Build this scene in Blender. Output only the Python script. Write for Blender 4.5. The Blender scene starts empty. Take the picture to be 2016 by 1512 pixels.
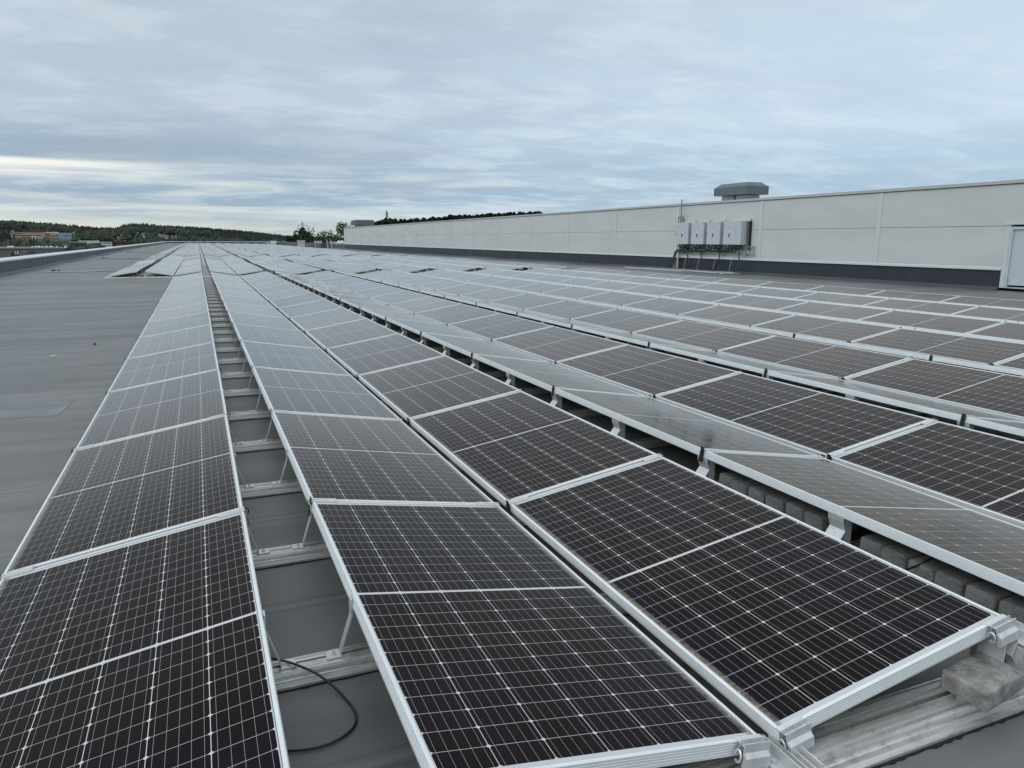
import bpy, bmesh, math, random
from mathutils import Vector, Matrix, Euler, noise
random.seed(11)
R = math.radians
sc = bpy.context.scene
col = sc.collection

# ------------------------------------------------------------------ camera
F = 1439.7                       # focal length in pixels of a 2016 wide picture
CAM = Vector((-0.267, -1.4138, 1.3903))
YAW, PITCH, ROLL = 0.4018, 0.1950, 0.0041
_f = Vector((math.sin(YAW)*math.cos(PITCH), math.cos(YAW)*math.cos(PITCH), -math.sin(PITCH)))
_r = Vector((math.cos(YAW), -math.sin(YAW), 0)); _u = _r.cross(_f)
RT = _r*math.cos(ROLL) + _u*math.sin(ROLL); UP = -_r*math.sin(ROLL) + _u*math.cos(ROLL); FW = _f
cd = bpy.data.cameras.new('camera'); cam = bpy.data.objects.new('camera', cd); col.objects.link(cam)
cd.sensor_width = 36; cd.lens = 36*F/2016; cd.clip_start = 0.05; cd.clip_end = 20000
M = Matrix((RT, UP, -FW)).transposed().to_4x4(); M.translation = CAM
cam.matrix_world = M
sc.camera = cam
def ray(px, py): return FW + RT*((px-1008)/F) - UP*((py-756)/F)
def P(px, py, dist):             # world point seen at a photo pixel, at a ground distance
    d = ray(px, py); return CAM + d*(dist/math.hypot(d.x, d.y))

# ------------------------------------------------------------------ exposure, sky, sun
sc.view_settings.view_transform = 'Standard'; sc.view_settings.look = 'None'
sc.view_settings.gamma = 1; sc.view_settings.exposure = 0.10
w = bpy.data.worlds.new('World'); sc.world = w; w.use_nodes = True
nt = w.node_tree; nt.nodes.clear()
class NT:
    """small helper to write node graphs as expressions"""
    def __init__(s, nt): s.nt = nt
    def n(s, t, **k):
        x = s.nt.nodes.new(t)
        for a, b in k.items(): setattr(x, a, b)
        return x
    def put(s, sock, v):
        if isinstance(v, bpy.types.NodeSocket): s.nt.links.new(v, sock)
        elif v is not None: sock.default_value = v
    def m(s, op, a, b=None, c=None, clamp=False):
        x = s.n('ShaderNodeMath', operation=op); x.use_clamp = clamp
        s.put(x.inputs[0], a); s.put(x.inputs[1], b)
        if c is not None: s.put(x.inputs[2], c)
        return x.outputs[0]
    def ss(s, v, a, b):          # smoothstep
        x = s.n('ShaderNodeMapRange', interpolation_type='SMOOTHSTEP')
        s.put(x.inputs[0], v); x.inputs[1].default_value = a; x.inputs[2].default_value = b
        return x.outputs[0]
    def mr(s, v, a, b, c, d):
        x = s.n('ShaderNodeMapRange'); s.put(x.inputs[0], v)
        for i, q in enumerate((a, b, c, d)): s.put(x.inputs[i+1], q)
        return x.outputs[0]
    def mix(s, f, a, b, mode='MIX'):
        x = s.n('ShaderNodeMix', data_type='RGBA', blend_type=mode)
        s.put(x.inputs[0], f); s.put(x.inputs[6], a if isinstance(a, bpy.types.NodeSocket) else (*a, 1) if len(a) == 3 else a)
        s.put(x.inputs[7], b if isinstance(b, bpy.types.NodeSocket) else (*b, 1) if len(b) == 3 else b)
        return x.outputs[2]
    def noise(s, vec, scale, detail=4, rough=.5, dist=0):
        x = s.n('ShaderNodeTexNoise'); s.put(x.inputs['Vector'], vec); x.inputs['Scale'].default_value = scale
        x.inputs['Detail'].default_value = detail; x.inputs['Roughness'].default_value = rough
        x.inputs['Distortion'].default_value = dist; return x.outputs['Fac']
    def xyz(s, v):
        x = s.n('ShaderNodeSeparateXYZ'); s.put(x.inputs[0], v); return x.outputs
    def vec(s, a, b, c):
        x = s.n('ShaderNodeCombineXYZ'); s.put(x.inputs[0], a); s.put(x.inputs[1], b); s.put(x.inputs[2], c); return x.outputs[0]
    def ramp(s, f, stops):
        x = s.n('ShaderNodeValToRGB'); s.put(x.inputs[0], f); e = x.color_ramp.elements
        e[0].position, e[0].color = stops[0][0], (*stops[0][1], 1); e[1].position, e[1].color = stops[1][0], (*stops[1][1], 1)
        for p_, c_ in stops[2:]:
            q = e.new(p_); q.color = (*c_, 1)
        return x.outputs[0]
g = NT(nt)
D = g.n('ShaderNodeTexCoord').outputs['Generated']
dx, dy, dz = g.xyz(D)
az = g.m('ARCTAN2', dx, dy)
el = g.m('MAXIMUM', dz, 0.0)
left = g.ss(az, 0.42, -0.20)                        # the west, where the cloud is thinner
inv = g.m('DIVIDE', 1.0, g.m('ADD', el, 0.13))
pl = g.vec(g.m('MULTIPLY', dx, inv), g.m('MULTIPLY', dy, inv), 0.0)
pls = g.vec(g.m('MULTIPLY', g.m('ADD', g.m('MULTIPLY', dx, inv), g.m('MULTIPLY', g.m('MULTIPLY', dy, inv), .25)), .85), g.m('MULTIPLY', g.m('MULTIPLY', dy, inv), 1.30), 3.0)
warp = g.noise(pl, 0.8, 3)
n1 = g.noise(pls, 0.8, 6, .60, .15)
n2 = g.noise(pls, 2.9, 7, .60, .25)
n3 = g.noise(g.vec(g.m('MULTIPLY', az, 2.3), g.m('MULTIPLY', dz, 46), 5.0), 1.0, 6, .6, .6)     # long thin streaks near the horizon
n4 = g.noise(g.vec(g.m('MULTIPLY', az, 3.6), g.m('MULTIPLY', dz, 120), 1.0), 1.0, 5, .6, .4)
base = g.ramp(el, [(0.0, (.57, .64, .64)), (1.0, (.64, .665, .685)), (.018, (.47, .58, .63)), (.040, (.34, .475, .60)), (.068, (.34, .47, .60)),
                   (.092, (.37, .51, .64)), (.14, (.50, .615, .72)), (.25, (.51, .62, .71)), (.45, (.53, .585, .63))])
warm = g.mix(g.m('MULTIPLY', g.ss(el, .032, .004), g.ss(az, .30, -.15)), base, (.90, .85, .68))
calm = g.m('ADD', .55, g.m('MULTIPLY', g.ss(az, .95, .25), .55))
sky = g.mix(g.m('MULTIPLY', g.m('MULTIPLY', g.ss(n2, .42, .66), .50), calm), warm, (.70, .785, .85))
sky = g.mix(g.m('MULTIPLY', g.m('MULTIPLY', g.ss(n1, .42, .64), .40), calm), sky, (.38, .46, .565))
lowband = g.m('MULTIPLY', g.ss(el, .104, .094), g.ss(el, .0, .02))
topb = g.m('MULTIPLY', g.ss(g.m('ADD', el, g.m('MULTIPLY', n4, .014)), .062, .088), g.ss(g.m('ADD', el, g.m('MULTIPLY', n4, .005)), .0905, .0870))
leftb = g.ss(az, .12, -.17)
streak = g.m('MULTIPLY', g.m('MULTIPLY', g.ss(n3, .44, .66), g.ss(el, .105, .08)), g.m('ADD', .14, g.m('MULTIPLY', g.ss(az, .55, -.12), .60)))
sky = g.mix(streak, sky, (.84, .88, .84))
sky = g.mix(g.m('MULTIPLY', g.m('MULTIPLY', topb, leftb), g.m('ADD', .45, g.m('MULTIPLY', g.ss(n4, .35, .62), .5))), sky, (1.0, 1.0, .94))
shelf = g.m('MULTIPLY', g.m('MULTIPLY', g.ss(el, .086, .090), g.ss(el, .13, .095)), g.ss(az, .35, -.05))
sky = g.mix(g.m('MULTIPLY', shelf, .45), sky, (.30, .40, .50))
bright = g.m('ADD', g.m('ADD', .92, g.m('MULTIPLY', g.ss(az, -.2, .9), .20)), g.m('MULTIPLY', g.ss(dz, .35, .85), .45))
back = g.m('ADD', 1.0, g.m('MULTIPLY', g.ss(g.m('MULTIPLY', dx, -1.), .05, .9), .62))
nish = g.n('ShaderNodeTexSky', sky_type='NISHITA'); nish.sun_disc = False
SUN_EL, SUN_ROT = R(38), R(-112)
nish.sun_elevation = SUN_EL; nish.sun_rotation = SUN_ROT
nb = g.n('ShaderNodeVectorMath', operation='SCALE'); nt.links.new(nish.outputs[0], nb.inputs[0]); nb.inputs[3].default_value = .08
sky = g.mix(.10, sky, nb.outputs[0])
vs = g.n('ShaderNodeVectorMath', operation='SCALE'); nt.links.new(sky, vs.inputs[0]); nt.links.new(g.m('MULTIPLY', bright, back), vs.inputs[3])
bg = g.n('ShaderNodeBackground'); nt.links.new(vs.outputs[0], bg.inputs[0]); bg.inputs[1].default_value = 1.0
nt.links.new(bg.outputs[0], g.n('ShaderNodeOutputWorld').inputs[0])
sd = bpy.data.lights.new('sun', 'SUN'); sun = bpy.data.objects.new('sun', sd); col.objects.link(sun)
sd.energy = 0.5; sd.angle = R(24); sd.color = (1, .96, .9)
sv = Vector((math.sin(SUN_ROT)*math.cos(SUN_EL), math.cos(SUN_ROT)*math.cos(SUN_EL), math.sin(SUN_EL)))
sun.rotation_euler = (-sv).to_track_quat('-Z', 'Y').to_euler()

# ------------------------------------------------------------------ helpers
class MB:
    def __init__(s): s.v = []; s.f = []; s.mi = []; s.uv = None
    def quad(s, a, b, c, d, m=0):
        n = len(s.v); s.v += [tuple(a), tuple(b), tuple(c), tuple(d)]; s.f.append((n, n+1, n+2, n+3)); s.mi.append(m)
    def poly(s, pts, m=0):
        n = len(s.v); s.v += [tuple(p) for p in pts]; s.f.append(tuple(range(n, n+len(pts)))); s.mi.append(m)
    def box(s, x0, x1, y0, y1, z0, z1, m=0, mat=None):
        c = [Vector((x, y, z)) for z in (z0, z1) for y in (y0, y1) for x in (x0, x1)]
        if mat: c = [mat @ q for q in c]
        n = len(s.v); s.v += [tuple(q) for q in c]
        for f in ((0, 2, 3, 1), (4, 5, 7, 6), (0, 1, 5, 4), (2, 6, 7, 3), (0, 4, 6, 2), (1, 3, 7, 5)):
            s.f.append(tuple(n+i for i in f)); s.mi.append(m)
    def prism(s, prof, a, b, axis='X', m=0, caps=True):     # prof: closed list of 2D points in the other two axes
        def pt(p, t): return (t, p[0], p[1]) if axis == 'X' else (p[0], t, p[1]) if axis == 'Y' else (p[0], p[1], t)
        n = len(s.v); k = len(prof)
        s.v += [pt(p, a) for p in prof] + [pt(p, b) for p in prof]
        for i in range(k):
            j = (i+1) % k; s.f.append((n+i, n+j, n+k+j, n+k+i)); s.mi.append(m)
        if caps:
            s.f.append(tuple(n+i for i in reversed(range(k)))); s.f.append(tuple(n+k+i for i in range(k))); s.mi += [m, m]
    def tube(s, pts, r, seg=8, m=0, closed_ends=True):
        pts = [Vector(p) for p in pts]; rings = []
        for i, p in enumerate(pts):
            t = (pts[min(i+1, len(pts)-1)] - pts[max(i-1, 0)]).normalized()
            a = t.orthogonal().normalized() if i == 0 else (prev - t*prev.dot(t)).normalized()
            prev = a; b = t.cross(a); rr = r[i] if isinstance(r, (list, tuple)) else r
            n = len(s.v); rings.append(n)
            s.v += [tuple(p + (a*math.cos(6.28318*k/seg) + b*math.sin(6.28318*k/seg))*rr) for k in range(seg)]
        for q in range(len(rings)-1):
            for k in range(seg):
                s.f.append((rings[q]+k, rings[q]+(k+1) % seg, rings[q+1]+(k+1) % seg, rings[q+1]+k)); s.mi.append(m)
        if closed_ends:
            s.f.append(tuple(rings[0]+k for k in reversed(range(seg)))); s.f.append(tuple(rings[-1]+k for k in range(seg))); s.mi += [m, m]
    def cyl(s, c, r, h, seg=12, m=0): s.tube([c, (c[0], c[1], c[2]+h)], r, seg, m)
    def mesh(s, name, mats, smooth=False):
        me = bpy.data.meshes.new(name); me.from_pydata(s.v, [], s.f)
        for q in (mats if isinstance(mats, (list, tuple)) else [mats]): me.materials.append(q)
        me.polygons.foreach_set('material_index', s.mi)
        if smooth: me.polygons.foreach_set('use_smooth', [True]*len(s.f))
        if s.uv:
            u = me.uv_layers.new(name='UVMap')
            for pf, uvs in zip(me.polygons, s.uv):
                for li, q in zip(pf.loop_indices, uvs): u.data[li].uv = q
        me.update(); return me
def link(name, me, parent=None, loc=(0, 0, 0), rot=(0, 0, 0)):
    o = bpy.data.objects.new(name, me); col.objects.link(o); o.location = loc; o.rotation_euler = rot
    if parent: o.parent = parent
    return o
def obj(name, mb, mats, parent=None, loc=(0, 0, 0), rot=(0, 0, 0), smooth=False): return link(name, mb.mesh(name, mats, smooth), parent, loc, rot)
def tag(o, label=None, cat=None, group=None, kind=None):
    if label: o['label'] = label
    if cat: o['category'] = cat
    if group: o['group'] = group
    if kind: o['kind'] = kind
    return o
def empty(name, loc=(0, 0, 0), rot=(0, 0, 0)):
    o = bpy.data.objects.new(name, None); col.objects.link(o); o.location = loc; o.rotation_euler = rot; o.empty_display_size = .1; return o
def copy_to(o, parent=None):
    c = o.copy(); col.objects.link(c); c.parent = parent; return c
def ordinal(n): return ['first', 'second', 'third', 'fourth', 'fifth', 'sixth', 'seventh', 'eighth', 'ninth', 'tenth', 'eleventh', 'twelfth', 'thirteenth', 'fourteenth', 'fifteenth', 'sixteenth', 'seventeenth', 'eighteenth', 'nineteenth', 'twentieth'][n-1] if n <= 20 else ('%dth' % n if n % 10 not in (1, 2, 3) else '%d%s' % (n, ('st', 'nd', 'rd')[n % 10-1]))

# ------------------------------------------------------------------ materials
def mat(name, colr, rough=.6, metal=0., spec=.5, var=0., vscale=6., bump=0., bscale=40., coord='Object', island=False):
    m = bpy.data.materials.new(name); m.use_nodes = True; t = m.node_tree; g = NT(t)
    b = t.nodes['Principled BSDF']; b.inputs['Roughness'].default_value = rough; b.inputs['Metallic'].default_value = metal
    b.inputs['Specular IOR Level'].default_value = spec
    tc = g.n('ShaderNodeTexCoord').outputs[coord]
    if var:
        nz = g.noise(tc, vscale, 5, .6)
        f = g.mr(nz, .3, .7, 1-var, 1+var)
        v = g.n('ShaderNodeVectorMath', operation='SCALE'); v.inputs[0].default_value = colr; t.links.new(f, v.inputs[3])
        t.links.new(v.outputs[0], b.inputs['Base Color'])
        t.links.new(g.mr(nz, .3, .7, min(1, rough*1.15), rough*.85), b.inputs['Roughness'])
    else: b.inputs['Base Color'].default_value = (*colr, 1)
    if bump:
        bn = g.n('ShaderNodeBump'); bn.inputs['Strength'].default_value = bump; bn.inputs['Distance'].default_value = .01
        t.links.new(g.noise(tc, bscale, 4, .6), bn.inputs['Height']); t.links.new(bn.outputs[0], b.inputs['Normal'])
    return m
alu = mat('aluminium_frame', (.79, .81, .81), .38, .35, .5, .05, 9)
def brushed(m):
    t = m.node_tree; g = NT(t); b = t.nodes['Principled BSDF']; x, y, z = g.xyz(g.n('ShaderNodeTexCoord').outputs['Object'])
    h = g.noise(g.vec(g.m('MULTIPLY', x, 2.5), g.m('MULTIPLY', y, 260.), g.m('MULTIPLY', z, 260.)), 1., 3, .6)
    k = g.noise(g.vec(g.m('MULTIPLY', x, 9.), g.m('MULTIPLY', y, 22.), 0.), 1., 6, .7)
    st = g.noise(g.vec(g.m('MULTIPLY', x, 1.2), g.m('MULTIPLY', y, 60.), g.m('MULTIPLY', z, 60.)), 1., 4, .6)
    c = g.mix(g.ss(st, .35, .65), (.46, .45, .425), (.70, .69, .665)); c = g.mix(g.m('MULTIPLY', g.ss(k, .50, .66), .6), c, (.25, .235, .20)); c = g.mix(g.m('MULTIPLY', g.ss(k, .46, .36), .35), c, (.70, .70, .68))
    t.links.new(c, b.inputs['Base Color']); bn = g.n('ShaderNodeBump'); bn.inputs['Strength'].default_value = .3; bn.inputs['Distance'].default_value = .002
    t.links.new(h, bn.inputs['Height']); t.links.new(bn.outputs[0], b.inputs['Normal']); return m
alu_raw = mat('raw_aluminium', (.52, .515, .49), .36, .55, .5, .22, 14, .12, 60); brushed(alu_raw)
steel = mat('galvanised_steel', (.66, .67, .67), .38, .45, .5, .12, 25)
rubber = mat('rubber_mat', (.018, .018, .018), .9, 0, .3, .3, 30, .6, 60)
black = mat('black_plastic', (.012, .012, .013), .45)
backsheet = mat('backsheet', (.30, .30, .30), .6)
concrete = mat('concrete', (.20, .20, .195), .92, 0, .2, .32, 9, 1.0, 70)
cable_m = mat('cable_rubber', (.014, .014, .015), .38)
copper = mat('dirt', (.23, .20, .15), .95)

PL, PW, PITCHY = 2.008, .972, 2.03
def cell_material(name, attr=False):
    m = bpy.data.materials.new(name); m.use_nodes = True; t = m.node_tree; g = NT(t); b = t.nodes['Principled BSDF']
    uv = g.n('ShaderNodeUVMap').outputs[0]; u, v, _ = g.xyz(uv)           # metres from the panel centre
    CU, CV = .1565, .0803                     # cell pitch across and along
    ut = g.m('DIVIDE', g.m('ADD', u, 3*CU), CU)
    av = g.m('SUBTRACT', g.m('ABSOLUTE', v), .007)
    vt = g.m('DIVIDE', av, CV)
    fu = g.m('MULTIPLY', g.m('SUBTRACT', .5, g.m('ABSOLUTE', g.m('SUBTRACT', g.m('FRACT', ut), .5))), CU)   # metres to nearest column gap
    fv = g.m('MULTIPLY', g.m('SUBTRACT', .5, g.m('ABSOLUTE', g.m('SUBTRACT', g.m('FRACT', vt), .5))), CV)
    gapu = g.m('LESS_THAN', fu, .0011); gapv = g.m('LESS_THAN', fv, .0007)
    dia = g.m('LESS_THAN', g.m('ADD', fu, fv), .0078)
    bu = g.m('FRACT', g.m('MULTIPLY', ut, 5.0)); bus = g.m('LESS_THAN', g.m('ABSOLUTE', g.m('SUBTRACT', bu, .5)), .0118)
    out = g.m('MAXIMUM', g.m('GREATER_THAN', g.m('ABSOLUTE', u), 3*CU), g.m('MAXIMUM', g.m('LESS_THAN', av, 0.0), g.m('GREATER_THAN', vt, 12.0)))
    white = g.m('MAXIMUM', g.m('MAXIMUM', gapu, gapv), g.m('MAXIMUM', dia, out))
    if attr: rnd = g.n('ShaderNodeAttribute', attribute_name='tone').outputs['Fac']
    else: rnd = g.n('ShaderNodeObjectInfo').outputs['Random']
    # cell colour: near black with a brown or blue cast that changes a little from cell to cell and panel to panel
    wn = g.n('ShaderNodeTexWhiteNoise'); wn.noise_dimensions = '3D'
    t.links.new(g.vec(g.m('FLOOR', ut), g.m('FLOOR', g.m('DIVIDE', v, CV)), rnd), wn.inputs['Vector'])
    edge = g.m('MAXIMUM', g.ss(g.m('MULTIPLY', u, -1.), .28, .48), g.m('MULTIPLY', g.ss(u, .38, .5), .5))
    tc = g.n('ShaderNodeTexCoord')
    posn = g.n('ShaderNodeNewGeometry').outputs['Position']
    nz = g.noise(g.vec(u, v, g.m('MULTIPLY', rnd, 9.)), 2.2, 3)
    blue = g.m('ADD', g.m('MULTIPLY', edge, .40), g.m('MULTIPLY', g.ss(nz, .45, .7), .45), clamp=True)
    c = g.mix(blue, (.0062, .0038, .0042), (.0052, .0060, .0200))
    c = g.mix(g.m('MULTIPLY', wn.outputs[0], .28), c, (.0095, .0065, .0055))
    c = g.mix(bus, c, (.42, .42, .42))
    c = g.mix(white, c, (.56, .57, .58))
    # dust film: mostly towards the low edge, in small flecks, a little all over
    fleck = g.ss(g.noise(uv, 55, 2, .6), .70, .80)
    low = g.ss(g.m('ADD', g.m('MULTIPLY', u, -1.), g.m('MULTIPLY', g.noise(uv, 42, 4, .75), .050)), .470, .496)
    dn = g.noise(g.vec(u, v, g.m('MULTIPLY', rnd, 5.)), 6, 5, .65)
    dust = g.m('ADD', g.m('MULTIPLY', fleck, .012), g.m('ADD', g.m('MULTIPLY', low, .75), g.mr(dn, .3, .7, .000, .010)), clamp=True)
    seal = g.m('MAXIMUM', g.m('GREATER_THAN', g.m('ABSOLUTE', u), PW/2-.012-.0022), g.m('GREATER_THAN', g.m('ABSOLUTE', v), PL/2-.012-.0022))
    c = g.mix(dust, c, (.26, .235, .19)); c = g.mix(seal, c, (.05, .055, .06))
    t.links.new(c, b.inputs['Base Color'])
    b.inputs['Roughness'].default_value = .7; b.inputs['Specular IOR Level'].default_value = 0.
    lw = g.n('ShaderNodeLayerWeight'); lw.inputs['Blend'].default_value = .5          # anti-reflective glass: weak head on, strong at grazing angles
    fr = g.m('ADD', g.m('MULTIPLY', g.ss(lw.outputs['Facing'], .66, .92), .22), g.m('ADD', .007, g.m('MULTIPLY', g.m('POWER', lw.outputs['Facing'], 5.3), .76)), clamp=True)
    gl = g.n('ShaderNodeBsdfGlossy'); t.links.new(g.m('ADD', g.mr(dn, .3, .7, .07, .13), g.m('MULTIPLY', rnd, .05)), gl.inputs['Roughness'])
    tint = g.mix(g.ss(lw.outputs['Facing'], .74, .94), (1., .885, .80), (1., .975, .95)); tint = g.mix(g.m('MULTIPLY', g.m('FRACT', g.m('MULTIPLY', rnd, 17.3)), .8), tint, (.90, .93, .95), 'MULTIPLY')
    t.links.new(tint, gl.inputs['Color'])
    mx = g.n('ShaderNodeMixShader'); t.links.new(fr, mx.inputs[0]); t.links.new(b.outputs[0], mx.inputs[1]); t.links.new(gl.outputs[0], mx.inputs[2])
    t.links.new(mx.outputs[0], t.nodes['Material Output'].inputs[0])
    return m
cells = cell_material('solar_cells'); cells_far = cell_material('solar_cells_far', True)

# membrane roof
def roof_material():
    m = bpy.data.materials.new('roof_membrane'); m.use_nodes = True; t = m.node_tree; g = NT(t); b = t.nodes['Principled BSDF']
    p = g.n('ShaderNodeNewGeometry').outputs['Position']; x, y, z = g.xyz(p)
    wv = g.noise(g.vec(g.m('MULTIPLY', x, .35), g.m('MULTIPLY', y, .35), 0.), 1., 3)
    yy = g.m('ADD', y, g.m('MULTIPLY', wv, .10))
    seam = g.m('ABSOLUTE', g.m('SUBTRACT', g.m('FRACT', g.m('DIVIDE', yy, 1.06)), .5))
    seaml = g.ss(seam, .022, .004)
    lap = g.m('MULTIPLY', g.m('SUBTRACT', .5, seam), 0)
    str_ = g.noise(g.vec(g.m('MULTIPLY', x, .16), g.m('MULTIPLY', y, 1.15), 2.), 1., 6, .62, .8)
    blot = g.noise(p, .55, 5, .62, .4); fine = g.noise(p, 220, 3, .6); grime = g.noise(p, 3.2, 6, .7)
    c = g.mix(g.ss(str_, .34, .66), (.112, .115, .112), (.172, .173, .169))  # dirt streaks, with the ripples' light and dark put into the colour
    c = g.mix(g.m('MULTIPLY', g.ss(blot, .52, .75), .40), c, (.235, .232, .222))
    c = g.mix(g.m('MULTIPLY', g.ss(grime, .55, .8), .25), c, (.060, .062, .060))
    c = g.mix(g.m('MULTIPLY', seaml, .25), c, (.25, .25, .24))
    c = g.mix(g.m('MULTIPLY', g.m('MULTIPLY', g.ss(seam, .16, .0), g.ss(blot, .42, .6)), .35), c, (.24, .24, .235))
    c = g.mix(g.m('MULTIPLY', g.ss(g.m('ABSOLUTE', g.m('SUBTRACT', seam, .035)), .02, .0), .35), c, (.07, .072, .075))
    c = g.mix(g.m('MULTIPLY', g.ss(fine, .35, .75), .15), c, (.05, .05, .05))
    t.links.new(c, b.inputs['Base Color'])
    t.links.new(g.mr(blot, .3, .75, .42, .62), b.inputs['Roughness'])
    h = g.m('ADD', g.m('MULTIPLY', g.noise(g.vec(g.m('MULTIPLY', x, .12), g.m('MULTIPLY', y, 1.0), 7.), 1., 3, .5), .16),
            g.m('ADD', g.m('MULTIPLY', g.ss(seam, .03, .0), .006), g.m('MULTIPLY', fine, .0012)))
    bn = g.n('ShaderNodeBump'); bn.inputs['Strength'].default_value = .55; bn.inputs['Distance'].default_value = 1.0
    t.links.new(h, bn.inputs['Height']); t.links.new(bn.outputs[0], b.inputs['Normal'])
    return m
roof_m = roof_material()
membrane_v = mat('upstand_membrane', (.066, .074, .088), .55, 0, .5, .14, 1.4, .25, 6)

# ------------------------------------------------------------------ roof shape
ZR = -0.118
def zu(x, y):                     # how the real roof sags and falls beyond the first field of panels
    if y <= 29.3: return 0.0
    t = min(1., (y-29)/60.)
    s = -.0125*(x-8)*t
    a = min(1., (y-29)/12.)
    return s + a*(.022*math.sin((y-29)/14.3*6.283) + .009*math.sin((y-29)/8.1*6.283 + 1.3 + x*.05))
def xs(y): return 0 if y <= 29 else .0022*(y-29)
XL, XW, Y0, YE = -7.52, 22.95, -9.0, 216.0
mb = MB(); ys = [Y0 + i*1.0 for i in range(int((YE-Y0))+1)]; xsn = [XL-.3 + i*1.35 for i in range(44)]
for j, y in enumerate(ys):
    for x in xsn: mb.v.append((x, y, ZR + zu(min(x, 24), y)))
for j in range(len(ys)-1):
    for i in range(len(xsn)-1):
        a = j*len(xsn)+i; mb.f.append((a, a+1, a+len(xsn)+1, a+len(xsn))); mb.mi.append(0)
roof = obj('flat_roof', mb, roof_m, smooth=True); tag(roof, 'grey membrane covered flat roof under the solar panels', 'roof', kind='structure')
# the hall below the roof (seen only from beside)
mb = MB(); mb.box(XL-.34, 50.3, Y0-.5, YE+.4, -13.5, ZR-1.2)
tag(obj('hall_below', mb, mat('hall_wall', (.42, .43, .43), .7, var=.05)), 'broad hall under the grey flat roof', 'building', kind='structure')

# ------------------------------------------------------------------ solar panels
PL, PW, PITCHY = 2.008, .972, 2.03
TILT = math.atan2(.1572, .9595); PER = 2*.9595+.3098+.065
FH = .045
def frame_mesh():
    s = MB(); prof = [(-.012, -.004), (-.012, 0), (-.001, 0), (0, -.001)]
    for k in range(4):
        z = -.006-.0085*k; prof += [(0, z), (-.0018, z-.0012), (-.0018, z-.0028), (0, z-.004)]
    prof += [(0, -FH), (-.028, -FH), (-.028, -FH+.002), (-.0035, -FH+.002), (-.0035, -.012), (-.012, -.012)]
    hx, hy = PW/2, PL/2; k = len(prof)
    for (sx, sy) in ((1, 1), (-1, 1), (-1, -1), (1, -1)):
        for o, z in prof: s.v.append((sx*(hx+o), sy*(hy+o), z))
    for c in range(4):
        for i in range(k):
            j = (i+1) % k; d = (c+1) % 4
            s.f.append((c*k+i, c*k+j, d*k+j, d*k+i)); s.mi.append(0)
    return s.mesh('frame', alu)
frame_me = frame_mesh()
def cell_mesh():
    s = MB(); a, b = PW/2-.012, PL/2-.012
    s.quad((-a, -b, -.0035), (a, -b, -.0035), (a, b, -.0035), (-a, b, -.0035), 0)
    s.quad((-a, -b, -.009), (-a, b, -.009), (a, b, -.009), (a, -b, -.009), 1)
    s.uv = [[(-a, -b), (a, -b), (a, b), (-a, b)]]*2
    return s.mesh('cell_sheet', [cells, backsheet])
cell_me = cell_mesh()
def clamp_mesh():                # mid clamp bridging the joint to the next panel, local origin at the joint on the panel edge (edge side = +x)
    s = MB()
    s.box(-.115, .006, -.021, .021, .0005, .0045)
    s.box(-.115, .004, -.0045, .0045, .0045, .007)
    s.box(-.10, .0, -.008, .008, -.045, .0)
    s.box(.006, .0085, -.016, .016, -.075, .016, 1)
    s.tube([(.007+.013*math.sin(a), .004, -.012-.013*math.cos(a)*1.2) for a in [i*.5 for i in range(0, 9)]], .0028, 5, 1)
    return s.mesh('clamp', [steel, black])
clamp_me = clamp_mesh()
def end_clamp_mesh():            # bigger bent clamp on the open end of a row, origin at panel corner edge, pointing to -y
    s = MB()
    s.box(-.105, .004, -.012, .016, .0005, .0035)                 # lip over the frame
    s.box(-.105, .004, -.014, -.0115, -.012, .012)
    s.box(-.098, -.002, -.034, -.0145, -.006, -.003)               # drilled channel floor
    for q in (-.075, -.05, -.025): s.cyl((q, -.024, -.0035), .0042, .0012, 8, 1)
    s.box(-.105, .004, -.0375, -.034, -.03, .011)
    s.prism([(-.0375, -.018), (-.052, -.030), (-.055, -.062), (-.049, -.070), (-.034, -.062), (-.034, -.018)], -.103, .0, 'X')
    s.tube([(-.112, -.022+.014*math.cos(a), -.035+.020*math.sin(a)) for a in [i*.6 for i in range(10)]], .004, 5)
    s.cyl((-.1, -.03, -.05), .007, .03, 8, 1)
    return s.mesh('end_clamp', [steel, black])
end_me = end_clamp_mesh()

NC_FULL = range(-2, 15)
rowtext = {-2: 'outermost left row of the array beyond the gap', -1: 'row sloping down left of the far centre trough',
 0: 'leftmost row beside the bare roof', 1: 'row right of the rail gap', 2: 'third row sloping up to the dark gap', 3: 'fourth row facing away behind the dark gap',
 4: 'fifth row from the left', 5: 'sixth row facing away', 6: 'seventh row from the left', 7: 'eighth row facing away', 8: 'ninth row from the left', 9: 'tenth row facing away',
 10: 'eleventh row from the left', 11: 'twelfth row facing away', 12: 'thirteenth row from the left', 13: 'fourteenth row facing away', 14: 'row nearest the white wall'}
def panel_pose(b, c, k):
    yb = 30.05*b; y = yb + (k+.5)*PITCHY
    r = math.floor(c/2); rise = (c % 2 == 0)
    xh = r*PER + (-.155 if rise else .155); x = xh + (-.48 if rise else .48) + xs(y)
    z0 = zu(x, y); sy = (zu(x, y+1)-zu(x, y-1))/2; sx = (zu(x+.5, y)-zu(x-.5, y))
    j = random.Random(b*10007+c*101+k)
    loc = Vector((x + j.uniform(-.002, .002), y + j.uniform(-.003, .003), .0786 + z0 + j.uniform(-.0015, .0015)))
    rot = (math.atan(sy) + R(j.uniform(-.06, .06)), (-TILT if rise else TILT) - math.atan(sx) + R(j.uniform(-.06, .06)), 0)
    return loc, rot, rise
def project(p):
    d = p-CAM; z = d.dot(FW)
    return (1008 + F*d.dot(RT)/z, 756 - F*d.dot(UP)/z, z) if z > .2 else None
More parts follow.
